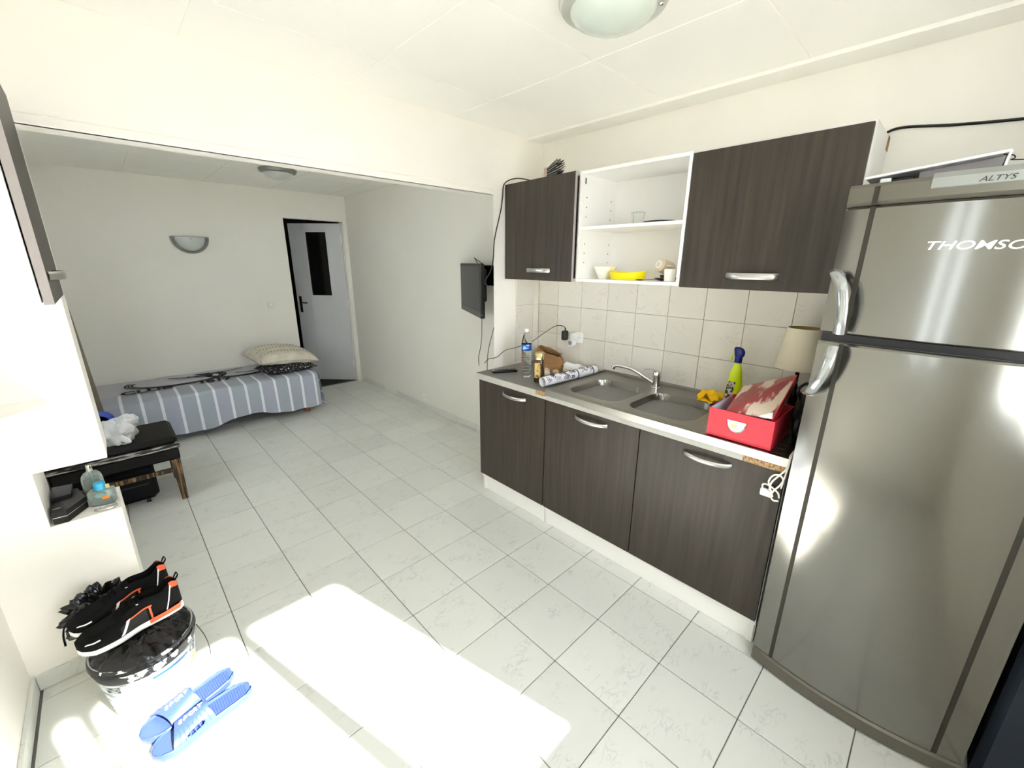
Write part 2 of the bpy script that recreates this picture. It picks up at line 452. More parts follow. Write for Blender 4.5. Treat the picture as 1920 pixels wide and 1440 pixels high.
# ------------------------------------------------------------------ walls
struct('wall_right', MB().box(XP + 0.0, XW + 0.1, YK, YK + 0.2, 0, ZC + 0.02), 'white_paint')
struct('wall_right_bedroom', MB().box(XF - 0.1, XP - 0.05, YB, YB + 0.12, 0, ZC + 0.02), 'bedroom_paint')
V0, V1, VS, VH = 0.06, 0.58, 0.95, 2.05
U0, U1, US, UH = -2.85, -2.38, 1.05, 1.85
struct('wall_left', MB().box(XF - 0.1, U0, YL - 0.1, YL, 0, ZC + 0.02).box(U1, V0, YL - 0.1, YL, 0, ZC + 0.02).box(U0, U1, YL - 0.1, YL, 0, US).box(U0, U1, YL - 0.1, YL, UH, ZC + 0.02).box(V1, XW + 0.1, YL - 0.1, YL, 0, ZC + 0.02).box(V0, V1, YL - 0.1, YL, 0, VS).box(V0, V1, YL - 0.1, YL, VH, ZC + 0.02), 'white_paint')
w3 = thing('window_3', None, None, ((U0 + U1) / 2, YL - 0.03, US)); w3['kind'] = 'structure'
for a, b, c, d in ((U0, U0 + 0.05, US, UH), (U1 - 0.05, U1, US, UH), (U0 + 0.05, U1 - 0.05, US, US + 0.05), (U0 + 0.05, U1 - 0.05, UH - 0.05, UH)):
    MB(w3).box(a, b, YL - 0.07, YL - 0.03, c, d, 0.003).build('window_frame', 'white_plastic', w3)
MB(w3).box(U0 + 0.05, U1 - 0.05, YL - 0.052, YL - 0.048, US + 0.05, UH - 0.05).build('pane', 'window_glass', w3, False)
MB(w3).box(U0 - 0.02, U1 + 0.02, YL - 0.03, YL + 0.03, US - 0.025, US, 0.004).build('window_sill', 'white_plastic', w3)
w2 = thing('added_window_2', None, None, ((V0 + V1) / 2, YL - 0.03, VS)); w2['kind'] = 'structure'  # unseen shuttered window, added so its slits streak the fridge doors
for a, b in ((V0, 0.195), (0.218, 0.41), (0.433, V1)):
    MB(w2).box(a, b, YL - 0.06, YL - 0.03, VS, VH, 0.003).build('shutter', 'white_plastic', w2)
for a, b in ((VS - 0.03, VS + 0.02), (VH - 0.03, VH + 0.02)):
    MB(w2).box(V0 - 0.03, V1 + 0.03, YL - 0.028, YL + 0.012, a, b, 0.003).build('window_frame', 'white_plastic', w2)
# far wall with door opening
DY0, DY1, DZ = 0.275, 0.955, 2.055
wb = MB()
wb.box(XF - 0.1, XF, YL, DY0, 0, ZC + 0.02).box(XF - 0.1, XF, DY1, YB, 0, ZC + 0.02).box(XF - 0.1, XF, DY0, DY1, DZ, ZC + 0.02)
struct('wall_back', wb, 'bedroom_paint')
# beam + pilaster (thin) and partition with a see-through notch above a ledge
pm = MB()
pm.box(XP - 0.10, XP, YL, YB, 1.98, ZC + 0.01)                # beam
struct('wall_beam', pm, 'white_paint')
struct('wall_pilaster', MB().prism([(XP, 0.498, 0), (XP, YB, 0), (XP - 0.10, YB, 0), (XP - 0.10, 0.605, 0)], (0, 0, 1.98)), 'white_paint')
pt = MB()
TP = 0.22
EDGE = -1.467; NJ = -1.66; LZ = 0.64; UZ = 0.855
pt.prism([(XP, y, z) for y, z in ((YL, 0), (EDGE, 0), (EDGE, LZ), (NJ, LZ), (NJ, UZ), (EDGE, UZ), (EDGE, 1.98), (YL, 1.98))], (-TP, 0, 0))
struct('wall_partition', pt, 'white_paint')
struct('trim_2', MB().box(XP - 0.02, XP + 0.004, EDGE, 0.498, 1.98, 2.012, 0.004), 'white_paint')   # plaster bead under the beam

# window wall
WS, WH = 0.96, 2.095
WY0, WY1 = -1.16, -0.115
wf = MB()
wf.box(XW, XW + 0.1, YL, WY0, 0, ZC + 0.02).box(XW, XW + 0.1, WY1, YK + 0.1, 0, ZC + 0.02)
wf.box(XW, XW + 0.1, WY0, WY1, 0, WS).box(XW, XW + 0.1, WY0, WY1, WH, ZC + 0.02)
struct('wall_front', wf, 'white_paint')
wn = thing('window_1', None, None, (XW + 0.02, (WY0 + WY1) / 2, WS)); wn['kind'] = 'structure'
xa, xb = XW + 0.012, XW + 0.052
def stile(y0, y1, z0=WS, z1=WH, nm='window_frame'): MB(wn).box(xa, xb, y0, y1, z0, z1, 0.003).build(nm, 'white_plastic', wn)
stile(WY0, -1.107); stile(-1.077, -1.01); stile(-0.595, -0.515); stile(-0.137, WY1)  # left stile and slit pane shaped to imitate a person's shadow on the floor
stile(-1.107, -0.137, WS, WS + 0.04); stile(-1.107, -0.137, WH - 0.03, WH)
for y0, y1 in ((-1.107, -1.077), (-1.01, -0.595), (-0.515, -0.137)):
    MB(wn).box(XW + 0.03, XW + 0.034, y0, y1, WS + 0.04, WH - 0.03).build('pane', 'window_glass', wn, False)
MB(wn).box(XW - 0.03, XW + 0.012, WY0 - 0.02, WY1 + 0.02, WS - 0.025, WS, 0.004).build('window_sill', 'white_plastic', wn)
struct('ground', MB().box(1.4, 30, -20, 20, -3.2, -3.0), 'ground_stone')

# hall behind the far door
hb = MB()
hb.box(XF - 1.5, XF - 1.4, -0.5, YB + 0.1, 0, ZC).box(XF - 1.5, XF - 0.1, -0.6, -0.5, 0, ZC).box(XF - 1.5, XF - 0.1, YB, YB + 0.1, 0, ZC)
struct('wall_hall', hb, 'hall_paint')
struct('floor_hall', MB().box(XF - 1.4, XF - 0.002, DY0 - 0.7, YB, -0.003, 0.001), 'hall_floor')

# ------------------------------------------------------------------ baseboards made of short tiles
def base_run(name, axis, at, a, b, h, th, step, skip=(), mat='floor_tile', start=None, side=1):
    root = bpy.data.objects.new(name, None); COL.objects.link(root); root['kind'] = 'structure'
    p = a if start is None else start
    while p < b - 0.01:
        q = min(p + step, b)
        if not any(p0 - 0.02 < (p + q) / 2 < p1 + 0.02 for p0, p1 in skip):
            lo, hi = p + 0.0015, q - 0.0015
            if axis == 'x':
                c = ((lo + hi) / 2, at, 0); mb = MB(AT(c)).box(lo, hi, at - th * side, at, 0.001, h, 0.0015)
            else:
                c = (at, (lo + hi) / 2, 0); mb = MB(AT(c)).box(at, at + th * side, lo, hi, 0.001, h, 0.0015)
            mb.build('tile', mat, root, False).location = c
        p = q
    return root
base_run('baseboard_right', 'x', YB, -4.86, -1.68, 0.068, 0.009, 0.305, skip=((-4.25, -3.95),), start=-4.86)
base_run('baseboard_partition', 'y', XP, YL + 0.01, EDGE, 0.07, 0.009, 0.305)
base_run('baseboard_left', 'x', YL, XP + 0.01, XW, 0.07, 0.012, 0.305, side=-1)

# ------------------------------------------------------------------ wall tiles of the kitchen
bs = MB().box(XP, 0.86, YK - 0.003, YK, 0.885, 1.49).build('wall_tiling', 'wall_grout', None, False); bs['kind'] = 'structure'
TW = 0.2025
for r in range(3):
    z0, z1 = (0.888, 1.0895, 1.289)[r], (1.0895, 1.289, 1.488)[r]
    xx = -1.181 - 2 * TW
    while xx < 0.85:
        a0, a1 = max(xx, XP + 0.008), min(xx + TW, 0.86)
        if a1 - a0 > 0.015:
            c = ((a0 + a1) / 2, YK, (z0 + z1) / 2)
            MB(AT(c)).box(a0 + 0.0012, a1 - 0.0012, YK - 0.008, YK - 0.002, z0 + 0.0012, z1 - 0.0012, 0.001).build('tile', 'wall_tile', bs, False).location = c
        xx += TW
    for y0, y1 in ((0.69, 0.868), (0.868, 0.930)):
        c = (XP, (y0 + y1) / 2, (z0 + z1) / 2)
        MB(AT(c)).box(XP + 0.002, XP + 0.008, y0 + 0.0012, y1 - 0.0012, z0 + 0.0012, z1 - 0.0012, 0.001).build('tile', 'wall_tile', bs, False).location = c

# ------------------------------------------------------------------ bow handles
def bow(mb, c, half, out, zdir=0.0, h=0.016, axis=(1, 0, 0), n=(0, -1, 0)):
    c = Vector(c); ax = Vector(axis); n = Vector(n)
    pts = []
    for k in range(17):
        t = -1 + k / 8
        pts.append(c + ax * (half * t) + n * (out * (1 - t * t) ** 0.6 if abs(t) < 1 else 0) + Vector((0, 0, zdir * (1 - t * t))))
    mb.tube(pts, flat=(h / 2, 0.0035), n=10, up=(0, 0, 1))
    return mb

# ------------------------------------------------------------------ base cabinets
YD = 0.352
def base_unit(name, label, x0, x1, doors, hx):
    t = thing(name, label, 'cabinet', ((x0 + x1) / 2, 0.64, 0), group=None)
    c = MB(t)
    c.box(x0, x0 + 0.016, YD + 0.02, YK - 0.012, 0.10, 0.828).box(x1 - 0.016, x1, YD + 0.02, YK - 0.012, 0.10, 0.828)
    c.box(x0 + 0.016, x1 - 0.016, YD + 0.02, YK - 0.012, 0.10, 0.116).box(x0 + 0.016, x1 - 0.016, YK - 0.02, YK - 0.012, 0.116, 0.828)
    c.build('carcass', 'laminate_white', t)
    p = MB(t).box(x0, x1, 0.386, 0.402, 0.001, 0.134, 0.001); p.build('plinth', 'laminate_white', t)
    for sx in (x0 + 0.004, x1 - 0.028): MB(t).box(sx, sx + 0.024, 0.3795, 0.386, 0.001, 0.134, 0.001).build('plinth_joint', 'white_plastic', t)
    for (a, b), h in zip(doors, hx):
        d = MB(t).box(a + 0.002, b - 0.002, YD, YD + 0.018, 0.132, 0.828, 0.0015).build('door', 'wood_dark', t)
        g = bow(MB(t), (h, YD - 0.001, 0.783), 0.1, 0.03, -0.004, 0.02).build('handle', 'brushed_nickel', d)
    return t
base_unit('base_cabinet', 'single door dark wood base cabinet under the grey worktop end, beside the bedroom opening', -1.566, -0.972, [(-1.566, -0.972)], [-1.225])
base_unit('sink_cabinet', 'two door dark wood base cabinet under the double bowl sink', -0.968, 0.232, [(-0.968, -0.37), (-0.37, 0.232)], [-0.65, -0.055])

# ------------------------------------------------------------------ worktop
t = thing('worktop', 'grey laminate kitchen worktop with pale chipped front edge', 'worktop', (-0.66, 0.64, 0.83))
MB(t).box(-1.568, -0.955, 0.334, YK - 0.009, 0.831, 0.875, 0.003).build('board', 'worktop_laminate', t)
MB(t).box(-0.955, 0.238, 0.334, YK - 0.009, 0.831, 0.8585, 0.002).build('under_sink_board', 'worktop_laminate', t)
MB(t).box(-1.568, -0.955, 0.3325, 0.334, 0.833, 0.872).build('edge_strip', 'worktop_edge', t, False)
MB(t).box(-0.955, 0.085, 0.3325, 0.334, 0.832, 0.858).build('edge_strip', 'worktop_edge', t, False)
tag(MB(t).box(0.085, 0.238, 0.3335, 0.336, 0.8315, 0.858).build('chipped_edge', 'particleboard', t, False), 'chipped edge with bare particleboard')
tag(MB(t).box(-1.03, -0.958, 0.3318, 0.334, 0.848, 0.8752).build('chipped_edge', 'particleboard', t, False), 'chipped edge with bare particleboard')

# ------------------------------------------------------------------ stainless sink with two bowls and drainer
t = thing('kitchen_sink', 'stainless steel double bowl sink with ribbed drainer', 'sink', (-0.36, 0.63, 0.86))
SX0, SX1, SY0, SY1, SZ = -0.953, 0.24, 0.328, 0.928, 0.894
BW = [(-0.715, 0.585, 0.163, 0.178), (-0.335, 0.585, 0.163, 0.178)]
def sdf(x, y, b):
    cx, cy, hx, hy = b; r = 0.085
    qx, qy = abs(x - cx) - hx + r, abs(y - cy) - hy + r
    return math.hypot(max(qx, 0), max(qy, 0)) + min(max(qx, qy), 0) - r
def sink_z(x, y):
    z = SZ
    d = min(sdf(x, y, b) for b in BW)
    if d < 0:
        k = min(1, -d / 0.026); k = k ** 0.75 if k < 0.5 else 1 - (1 - k) ** 2 * 1.62
        k = max(0, min(1, k)); z -= 0.148 * k + 0.012 * min(1, -d / 0.16)
    elif d < 0.012: z -= 0.0015 * (1 - d / 0.012)
    if x > -0.12 and 0.40 < y < 0.80 and x < 0.2:
        s = math.sin((y - 0.40) / 0.4 * 2 * PI * 8)
        e = min(1, (x + 0.12) / 0.02)
        z += 0.002 * max(0, s) * e
    if y > SY1 - 0.012: z += 0.012 * (y - (SY1 - 0.012)) / 0.012
    e = min(x - SX0, SX1 - x, y - SY0)
    if 0.018 < e < 0.03 and y < 0.9: z -= 0.0015
    return z
NX, NY = 300, 160
pts = [[(SX0 + (SX1 - SX0) * i / NX, SY0 + (SY1 - SY0) * j / NY) for j in range(NY + 1)] for i in range(NX + 1)]
parts = {'top': MB(t), 0: MB(t), 1: MB(t)}
for i in range(NX):
    for j in range(NY):
        q = [pts[i][j], pts[i + 1][j], pts[i + 1][j + 1], pts[i][j + 1]]
        cx = sum(p[0] for p in q) / 4; cy = sum(p[1] for p in q) / 4
        k = 'top'
        for b in (0, 1):
            if sdf(cx, cy, BW[b]) < 0: k = b
        parts[k].add([(p[0], p[1], sink_z(*p)) for p in q], [(0, 1, 2, 3)])
tp = parts['top']
tp.add([(SX0, SY0, SZ), (SX1, SY0, SZ), (SX1, SY0, 0.8595), (SX0, SY0, 0.8595)], [(0, 1, 2, 3)])
tp.add([(SX1, SY0, SZ), (SX1, SY1, SZ + .012), (SX1, SY1, 0.8595), (SX1, SY0, 0.8595)], [(0, 1, 2, 3)])
tp.add([(SX0, SY0, SZ), (SX0, SY1, SZ + .012), (SX0, SY1, 0.8595), (SX0, SY0, 0.8595)], [(3, 2, 1, 0)])
o = tp.build('top', 'stainless', t, ang=50)
MB(t).box(SX0, SX1, SY0 - 0.0015, SY0, 0.8595, SZ - 0.001).build('apron', 'stainless_edge', t, False)
for b in (0, 1):
    bo = parts[b].build('bowl', 'stainless', t, ang=60)
    cx, cy = BW[b][0], BW[b][1]
    MB(t).lathe([(0.0, 0.001), (0.018, 0.001), (0.034, 0.004), (0.04, 0.001), (0.04, -0.001)], 24, (cx, cy, SZ - 0.157), caps=False).build('drain', 'chrome', bo)
    if b == 1:
        for k in range(3): MB(t).box(BW[1][0] - 0.1485, BW[1][0] - 0.1455, cy - 0.03 + k * 0.014, cy - 0.024 + k * 0.014, SZ - 0.06, SZ - 0.036).build('overflow_slot', 'black_plastic', bo, False)

t = thing('kitchen_tap', 'chrome single lever mixer tap between the sink bowls', 'tap', (-0.545, 0.815, SZ))
MB().lathe([(0.026, 0), (0.026, 0.006), (0.022, 0.01), (0.022, 0.06), (0.0235, 0.065), (0.0235, 0.085), (0.020, 0.095), (0.008, 0.1)], 28).build('body', 'chrome', t)
sp = cr([(-0.012, -0.01, 0.03), (-0.06, -0.02, 0.055), (-0.14, -0.045, 0.094), (-0.215, -0.07, 0.104), (-0.235, -0.076, 0.094)], 8)
MB().tube(sp, 0.0095, 14).build('spout', 'chrome', t)
MB().tube(cr([(-0.236, -0.076, 0.098), (-0.239, -0.077, 0.082)], 3), 0.0125, 14).build('aerator', 'chrome', t)
MB().tube(cr([(0.004, 0, 0.095), (-0.02, -0.006, 0.104), (-0.055, -0.014, 0.103), (-0.07, -0.018, 0.098)], 6), flat=(0.004, 0.013), n=12, up=(0, 0, 1)).build('lever', 'chrome', t)

# ------------------------------------------------------------------ wall cabinets
UY = 0.592; UZ0, UZ1 = 1.475, 2.046
def shell(t, x0, x1, y0=UY + 0.02, y1=YK - 0.004, z0=UZ0, z1=UZ1, th=0.016, back=True):
    MB(t).box(x0, x0 + th, y0, y1, z0, z1, 0.001).build('side_panel', 'laminate_white', t)
    MB(t).box(x1 - th, x1, y0, y1, z0, z1, 0.001).build('side_panel', 'laminate_white', t)
    MB(t).box(x0 + th, x1 - th, y0, y1, z0, z0 + th, 0.001).build('bottom_panel', 'laminate_white', t)
    MB(t).box(x0 + th, x1 - th, y0, y1, z1 - th, z1, 0.001).build('top_panel', 'laminate_white', t)
    if back: MB(t).box(x0 + th, x1 - th, y1 - 0.008, y1 - 0.004, z0 + th, z1 - th).build('back_panel', 'laminate_white', t)
t = thing('wall_cabinet', 'dark wood wall cabinet with its door slightly ajar, above the water bottle', 'cabinet', (-1.28, UY, UZ0))
shell(t, -1.570, -0.985)
# door hinged on the pilaster side, a little open
th = math.radians(-2.6)
Rm = Matrix.Translation((-1.568, UY + 0.018, 0)) @ Matrix.Rotation(th, 4, 'Z') @ Matrix.Translation((1.568, -UY - 0.018, 0))
d = MB(t).box(-1.568, -0.990, UY, UY + 0.0165, UZ0 - 0.002, UZ1, 0.0015, mat=Rm).build('door', 'wood_dark', t)
MB(t).box(-0.990, -0.9888, UY, UY + 0.0165, UZ0 - 0.002, UZ1, 0, mat=Rm).build('edge_band', 'edge_band', d)
hc = Rm @ Vector((-1.255, UY - 0.001, 1.532)); bow(MB(t), hc, 0.095, 0.026, 0, 0.024).build('handle', 'brushed_nickel', d)
t = thing('open_cabinet', 'white open wall cabinet with one middle shelf', 'cabinet', (-0.68, UY, UZ0))
shell(t, -0.983, -0.376, y0=UY + 0.004)
MB(t).box(-0.967, -0.392, UY + 0.012, YK - 0.014, 1.752, 1.768, 0.001).build('shelf', 'laminate_white', t)
for xx, sg in ((-0.967, 1), (-0.392, -1)):
    for yy in (UY + 0.05, YK - 0.06):
        for zz in (1.58, 1.63, 1.68, 1.82, 1.87, 1.92):
            MB(t).box(xx, xx + 0.0006 * sg, yy - 0.003, yy + 0.003, zz - 0.003, zz + 0.003).build('pin_hole', 'black_plastic', t, False)
MB(t).box(-0.967, -0.9655, UY + 0.03, UY + 0.038, 1.985, 2.015).build('hanger_slot', 'black_plastic', t, False)
t = thing('wall_cabinet', 'closed dark wood wall cabinet beside the refrigerator', 'cabinet', (-0.07, UY, UZ0))
shell(t, -0.374, 0.236)
d = MB(t).box(-0.372, 0.232, UY, UY + 0.018, UZ0 - 0.004, UZ1 - 0.011, 0.0015).build('door', 'wood_dark', t)
bow(MB(t), (-0.068, UY - 0.001, 1.527), 0.1, 0.026, 0, 0.026).build('handle', 'brushed_nickel', d)
MB(t).box(0.2365, 0.2375, YK - 0.05, YK - 0.006, UZ1 - 0.05, UZ1).build('hanging_bracket', 'particleboard', t, False)

# ------------------------------------------------------------------ refrigerator
FX0, FX1 = 0.252, 0.848
FXC, FXH = (FX0 + FX1) / 2, (FX1 - FX0) / 2
def fy(x): return 0.256 + 0.042 * ((x - FXC) / FXH) ** 2
t = thing('refrigerator', 'tall brushed steel fridge freezer with bowed doors', 'refrigerator', (FXC, 0.6, 0))
MB(t).box(FX0 + 0.004, FX1 - 0.004, 0.345, 0.915, 0.02, 1.785, 0.004).build('body', 'fridge_body', t)
def door_slab(nm, z0, z1, mat, e=0.006, x0=FX0, x1=FX1, off=0.0, back=0.342, n=28):
    rings = []
    for k in range(n + 1):
        x = x0 + (x1 - x0) * k / n
        y = fy(x) - off; ee = e
        r = [(x, back, z0), (x, y + ee, z0), (x, y, z0 + ee), (x, y, z1 - ee), (x, y + ee, z1), (x, back, z1)]
        rings.append(r)
    return MB(t).loft(rings).build(nm, mat, t, ang=30)
fz = door_slab('freezer_door', 1.366, 1.738, 'fridge_steel')
fd = door_slab('fridge_door', 0.068, 1.338, 'fridge_steel')
cp = door_slab('top_cap', 1.740, 1.800, 'fridge_trim', 0.01)
MB(t).box(FX0 + 0.004, FX1 - 0.004, 0.34, 0.91, 1.785, 1.800, 0.004).build('top_panel', 'fridge_trim', t)
door_slab('plinth', 0.002, 0.064, 'fridge_trim', 0.008, back=0.36)
MB(t).box(FX0 + 0.006, FX1 - 0.006, 0.30, 0.345, 1.338, 1.366).build('gap', 'black_plastic', t, False)
# pale control panel set into the cap
pn = door_slab('control_panel', 1.757, 1.808, 'fridge_panel', 0.014, x0=0.43, x1=FX1 - 0.02, off=0.002, back=0.33)
for dr, z0, z1 in ((fz, 1.368, 1.736), (fd, 0.075, 1.336), (cp, 1.741, 1.79)):
    for gx in (0.318, 0.785):
        rr = []
        for k in range(2):
            x = gx - 0.0065 + 0.013 * k; y = fy(x)
            rr.append([(x, y + 0.002, z0), (x, y - 0.0008, z0), (x, y - 0.0008, z1), (x, y + 0.002, z1)])
        MB(t).loft(rr).build('groove_shade', 'fridge_groove', dr, False)  # flat dark strips; the shade of the grooves is put into their colour
MB(t).box(FX0 + 0.003, FX1 - 0.003, fy(FX0) - 0.002, 0.33, 1.330, 1.3385).build('door_lip', 'fridge_trim', fd)
# handles: two mirrored bows that meet at the gap
hu = cr([(0.258, 0.292, 1.556), (0.270, 0.262, 1.548), (0.290, 0.238, 1.515), (0.304, 0.228, 1.46), (0.308, 0.232, 1.41), (0.308, 0.245, 1.372)], 8)
MB(t).tube(hu, flat=(0.016, 0.007), n=12, up=(1, -0.25, 0)).build('handle', 'handle_plastic', fz)
hl = cr([(0.302, 0.245, 1.330), (0.302, 0.226, 1.30), (0.296, 0.222, 1.26), (0.284, 0.228, 1.215), (0.266, 0.250, 1.172), (0.255, 0.288, 1.158)], 8)
MB(t).tube(hl, flat=(0.016, 0.007), n=12, up=(1, -0.25, 0)).build('handle', 'handle_plastic', fd)
o = t
def yl(x): return fy(x) - 0.0012 - 0.6
# badge lettering bent along the bowed door
text('badge', 'THOMSON', 0.0305, 'badge_white', fz, (0, -0.6, 0), (0, 0, 0), 0.0012, sx=1.42, shear=0.25, outline=0.0002,
     bend=lambda p: Vector((0.446 - FXC + p.x, fy(0.446 + p.x) - 0.0004 - p.z, 1.6155 + p.y)))
text('badge', 'ALTYS', 0.017, 'fridge_groove', pn, (0.515 - FXC, fy(0.54) - 0.0028 - 0.6, 1.775), (PI / 2, 0, 0), 0.0006, sx=1.25, shear=0.3)

# things lying on top of the refrigerator
t = thing('white_tray', 'thin white edged board lying slanted across the refrigerator top', 'board', (0.42, 0.5, 1.802))
A0, A1 = Vector((0.275, 0.345, 1.822)), Vector((0.557, 0.345, 1.853))
dv = (A1 - A0)
MB(t).prism([A0, A1, A1 + Vector((0, 0.35, 0.0)), A0 + Vector((0, 0.35, 0.0))], (0, 0, 0.004)).build('sheet', 'white_plastic', t, False)
MB(t).tube([A0, A1], 0.0035, 8).build('front_rim', 'white_plastic', t)
MB(t).prism([(0.39, 0.40, 1.802), (0.545, 0.40, 1.802), (0.55, 0.40, 1.850), (0.39, 0.40, 1.833)], (0, 0.004, 0)).build('inner_panel', 'edge_band', t, False)
MB(t).tube(cr([A1 + Vector((0, 0, 0.0)), A1 + Vector((-0.003, 0.0, -0.018)), (0.552, 0.345, 1.802)], 4), 0.0028, 8).build('leg', 'white_plastic', t)
MB(t).tube(cr([(0.545, 0.36, 1.848), (0.562, 0.35, 1.842), (0.566, 0.35, 1.835), (0.56, 0.35, 1.832), (0.585, 0.35, 1.829)], 5), 0.0014, 6).build('hook', 'black_plastic', t)
t = thing('power_adapter', 'black adapter with white clip lying on the refrigerator top', 'adapter', (0.35, 0.4, 1.8))
MB(t).box(0.335, 0.385, 0.36, 0.44, 1.8005, 1.819, 0.003).build('body', 'black_plastic', t)
MB(t).box(0.31, 0.335, 0.352, 0.37, 1.8005, 1.819, 0.002).build('clip', 'white_plastic', t)

# added dark block standing in for shade in the gap beside the fridge
t = thing('gap_shade_block', 'dark navy block standing in for the shaded gap beside the refrigerator', 'block', (0.95, 0.55, 0))
MB(t).box(0.872, 1.03, 0.33, 0.86, 0.002, 0.66, 0.02).build('body', 'navy', t)
MB(t).box(0.866, 1.036, 0.322, 0.868, 0.66, 0.69, 0.01).build('lid', 'navy', t)

# ------------------------------------------------------------------ cupboard on the other wall, shelf below it
t = thing('wall_cupboard', 'narrow wall cupboard with dark door seen from its white side', 'cabinet', (-1.33, YL, 1.465))
CX0, CX1, CYF = -1.566, -1.10, -1.476
MB(t).box(CX1 - 0.016, CX1, YL + 0.002, CYF - 0.004, 1.467, 2.04, 0.001).build('side_panel', 'laminate_white', t)
MB(t).box(CX0, CX0 + 0.016, YL + 0.002, CYF - 0.004, 1.467, 2.04, 0.001).build('side_panel', 'laminate_white', t)
MB(t).box(CX0 + 0.016, CX1 - 0.016, YL + 0.002, CYF - 0.004, 1.467, 1.483).build('bottom_panel', 'laminate_white', t)
MB(t).box(CX0 + 0.016, CX1 - 0.016, YL + 0.002, CYF - 0.004, 2.024, 2.04).build('top_panel', 'laminate_white', t)
d = MB(t).box(CX0 + 0.03, CX1 + 0.004, CYF, CYF + 0.019, 1.463, 2.043, 0.001).build('door', 'wood_dark', t)
MB(t).box(CX1 + 0.004, CX1 + 0.0055, CYF, CYF + 0.019, 1.463, 2.043).build('edge_band', 'edge_band', d)
bow(MB(t), (-1.21, CYF + 0.02, 1.535), 0.085, 0.027, 0, 0.022, n=(0, 1, 0)).build('handle', 'brushed_nickel', d)
t = thing('corner_shelf', 'white quarter round corner shelf under the narrow wall cupboard', 'shelf', (XP + 0.1, YL + 0.1, 1.09))
pl = [(XP + 0.001, YL + 0.001)] + [(XP + 0.001 + 0.255 * math.cos(PI / 2 * k / 20), YL + 0.001 + 0.255 * math.sin(PI / 2 * k / 20)) for k in range(21)]
MB(t).prism([(x, y, 1.094) for x, y in pl], (0, 0, 0.02)).build('board', 'laminate_white', t)
MB(t).box(XP + 0.001, XP + 0.015, YL + 0.02, YL + 0.2, 1.078, 1.094, 0.002).build('bracket', 'white_plastic', t)
MB(t).box(XP + 0.02, XP + 0.2, YL + 0.001, YL + 0.015, 1.078, 1.094, 0.002).build('bracket', 'white_plastic', t)

# ------------------------------------------------------------------ ceiling and wall lamps
def ceiling_lamp(label, x, y, ring, dome, r):
    t = thing('ceiling_lamp', label, 'lamp', (x, y, ZC))
    MB().lathe([(r * 1.0, -0.001), (r * 1.0, -0.012), (r * 0.95, -0.026), (r * 0.80, -0.034), (r * 0.76, -0.034), (r * 0.76, -0.02)], 48).build('ring', ring, t)
    MB().lathe([(r * 0.79, -0.026), (r * 0.77, -0.04), (r * 0.68, -0.056), (r * 0.5, -0.070), (r * 0.3, -0.078), (r * 0.1, -0.081), (0.002, -0.0815)], 48).build('dome', dome, t)
    for k in range(3):
        a = k * 2 * PI / 3 + 0.5
        MB().blob((r * 0.84 * math.cos(a), r * 0.84 * math.sin(a), -0.036), (0.008, 0.008, 0.006), 2, 0).build('clip', 'chrome', t)
    return t
ceiling_lamp('round white ceiling lamp with frosted dome above the sink side of the kitchen', -0.362, -0.085, 'lamp_ring', 'lamp_frost', 0.165)
ceiling_lamp('round grey rimmed ceiling lamp over the bedroom floor', -3.78, -0.06, 'lamp_ring_grey', 'lamp_dome_grey', 0.15)
t = thing('wall_lamp', 'half moon frosted wall lamp on the bed wall', 'lamp', (XF, -0.625, 1.805))
R0 = 0.148
def half(u, v, r, d):
    a = PI + PI * u; k = v
    return (d * math.sin(k * PI / 2) , r * math.cos(a) * math.cos(k * PI / 2), r * math.sin(a) * math.cos(k * PI / 2) * 1.0)
rimp = [(0.012, R0 * math.cos(PI + PI * k / 24), R0 * math.sin(PI + PI * k / 24)) for k in range(25)]
MB().tube(rimp, flat=(0.012, 0.012), n=8).build('rim', 'lamp_ring_grey', t)
MB().box(0.001, 0.03, -R0 - 0.008, R0 + 0.008, -0.008, 0.006, 0.003).build('top_bar', 'lamp_ring_grey', t)
MB().grid(lambda u, v: half(u, v, R0 * 0.9, 0.07), 24, 8).build('glass', 'lamp_dome_grey', t)
MB().box(0.06, 0.075, -0.012, 0.012, -0.02, 0.002, 0.004).build('clip', 'chrome', t)

# ------------------------------------------------------------------ far door
dr = thing('door_1', None, None, (XF - 0.04, 0.945, 0)); dr['kind'] = 'structure'
free = Vector((-5.466, 0.484)); hinge = Vector((XF - 0.04, 0.945)); dd = (free - hinge); DW = dd.length; dr.rotation_euler = (0, 0, math.atan2(dd.y, dd.x))
# local x: hinge -> free edge ; local y normal
px0, px1, pz0, pz1 = DW * 0.27, DW * 0.70, 1.14, 1.945
lf = MB()
lf.box(0, px0, -0.02, 0.02, 0.012, 2.035, 0.001).box(px1, DW, -0.02, 0.02, 0.012, 2.035, 0.001)
lf.box(px0, px1, -0.02, 0.02, 0.012, pz0, 0.001).box(px0, px1, -0.02, 0.02, pz1, 2.035, 0.001)
lf.build('leaf', 'door_white', dr, False)
MB().box(px0, px1, -0.003, 0.003, pz0, pz1).build('pane', 'unlit_hall_glass', dr, False)
for y0, y1 in ((-0.026, -0.008), (0.008, 0.026)):
    b = MB(); b.box(px0 - 0.006, px0 + 0.012, y0, y1, pz0 - 0.006, pz1 + 0.006).box(px1 - 0.012, px1 + 0.006, y0, y1, pz0 - 0.006, pz1 + 0.006)
    b.box(px0, px1, y0, y1, pz0 - 0.006, pz0 + 0.012).box(px0, px1, y0, y1, pz1 - 0.012, pz1 + 0.006)
    b.build('glazing_bead', 'door_white', dr, False)
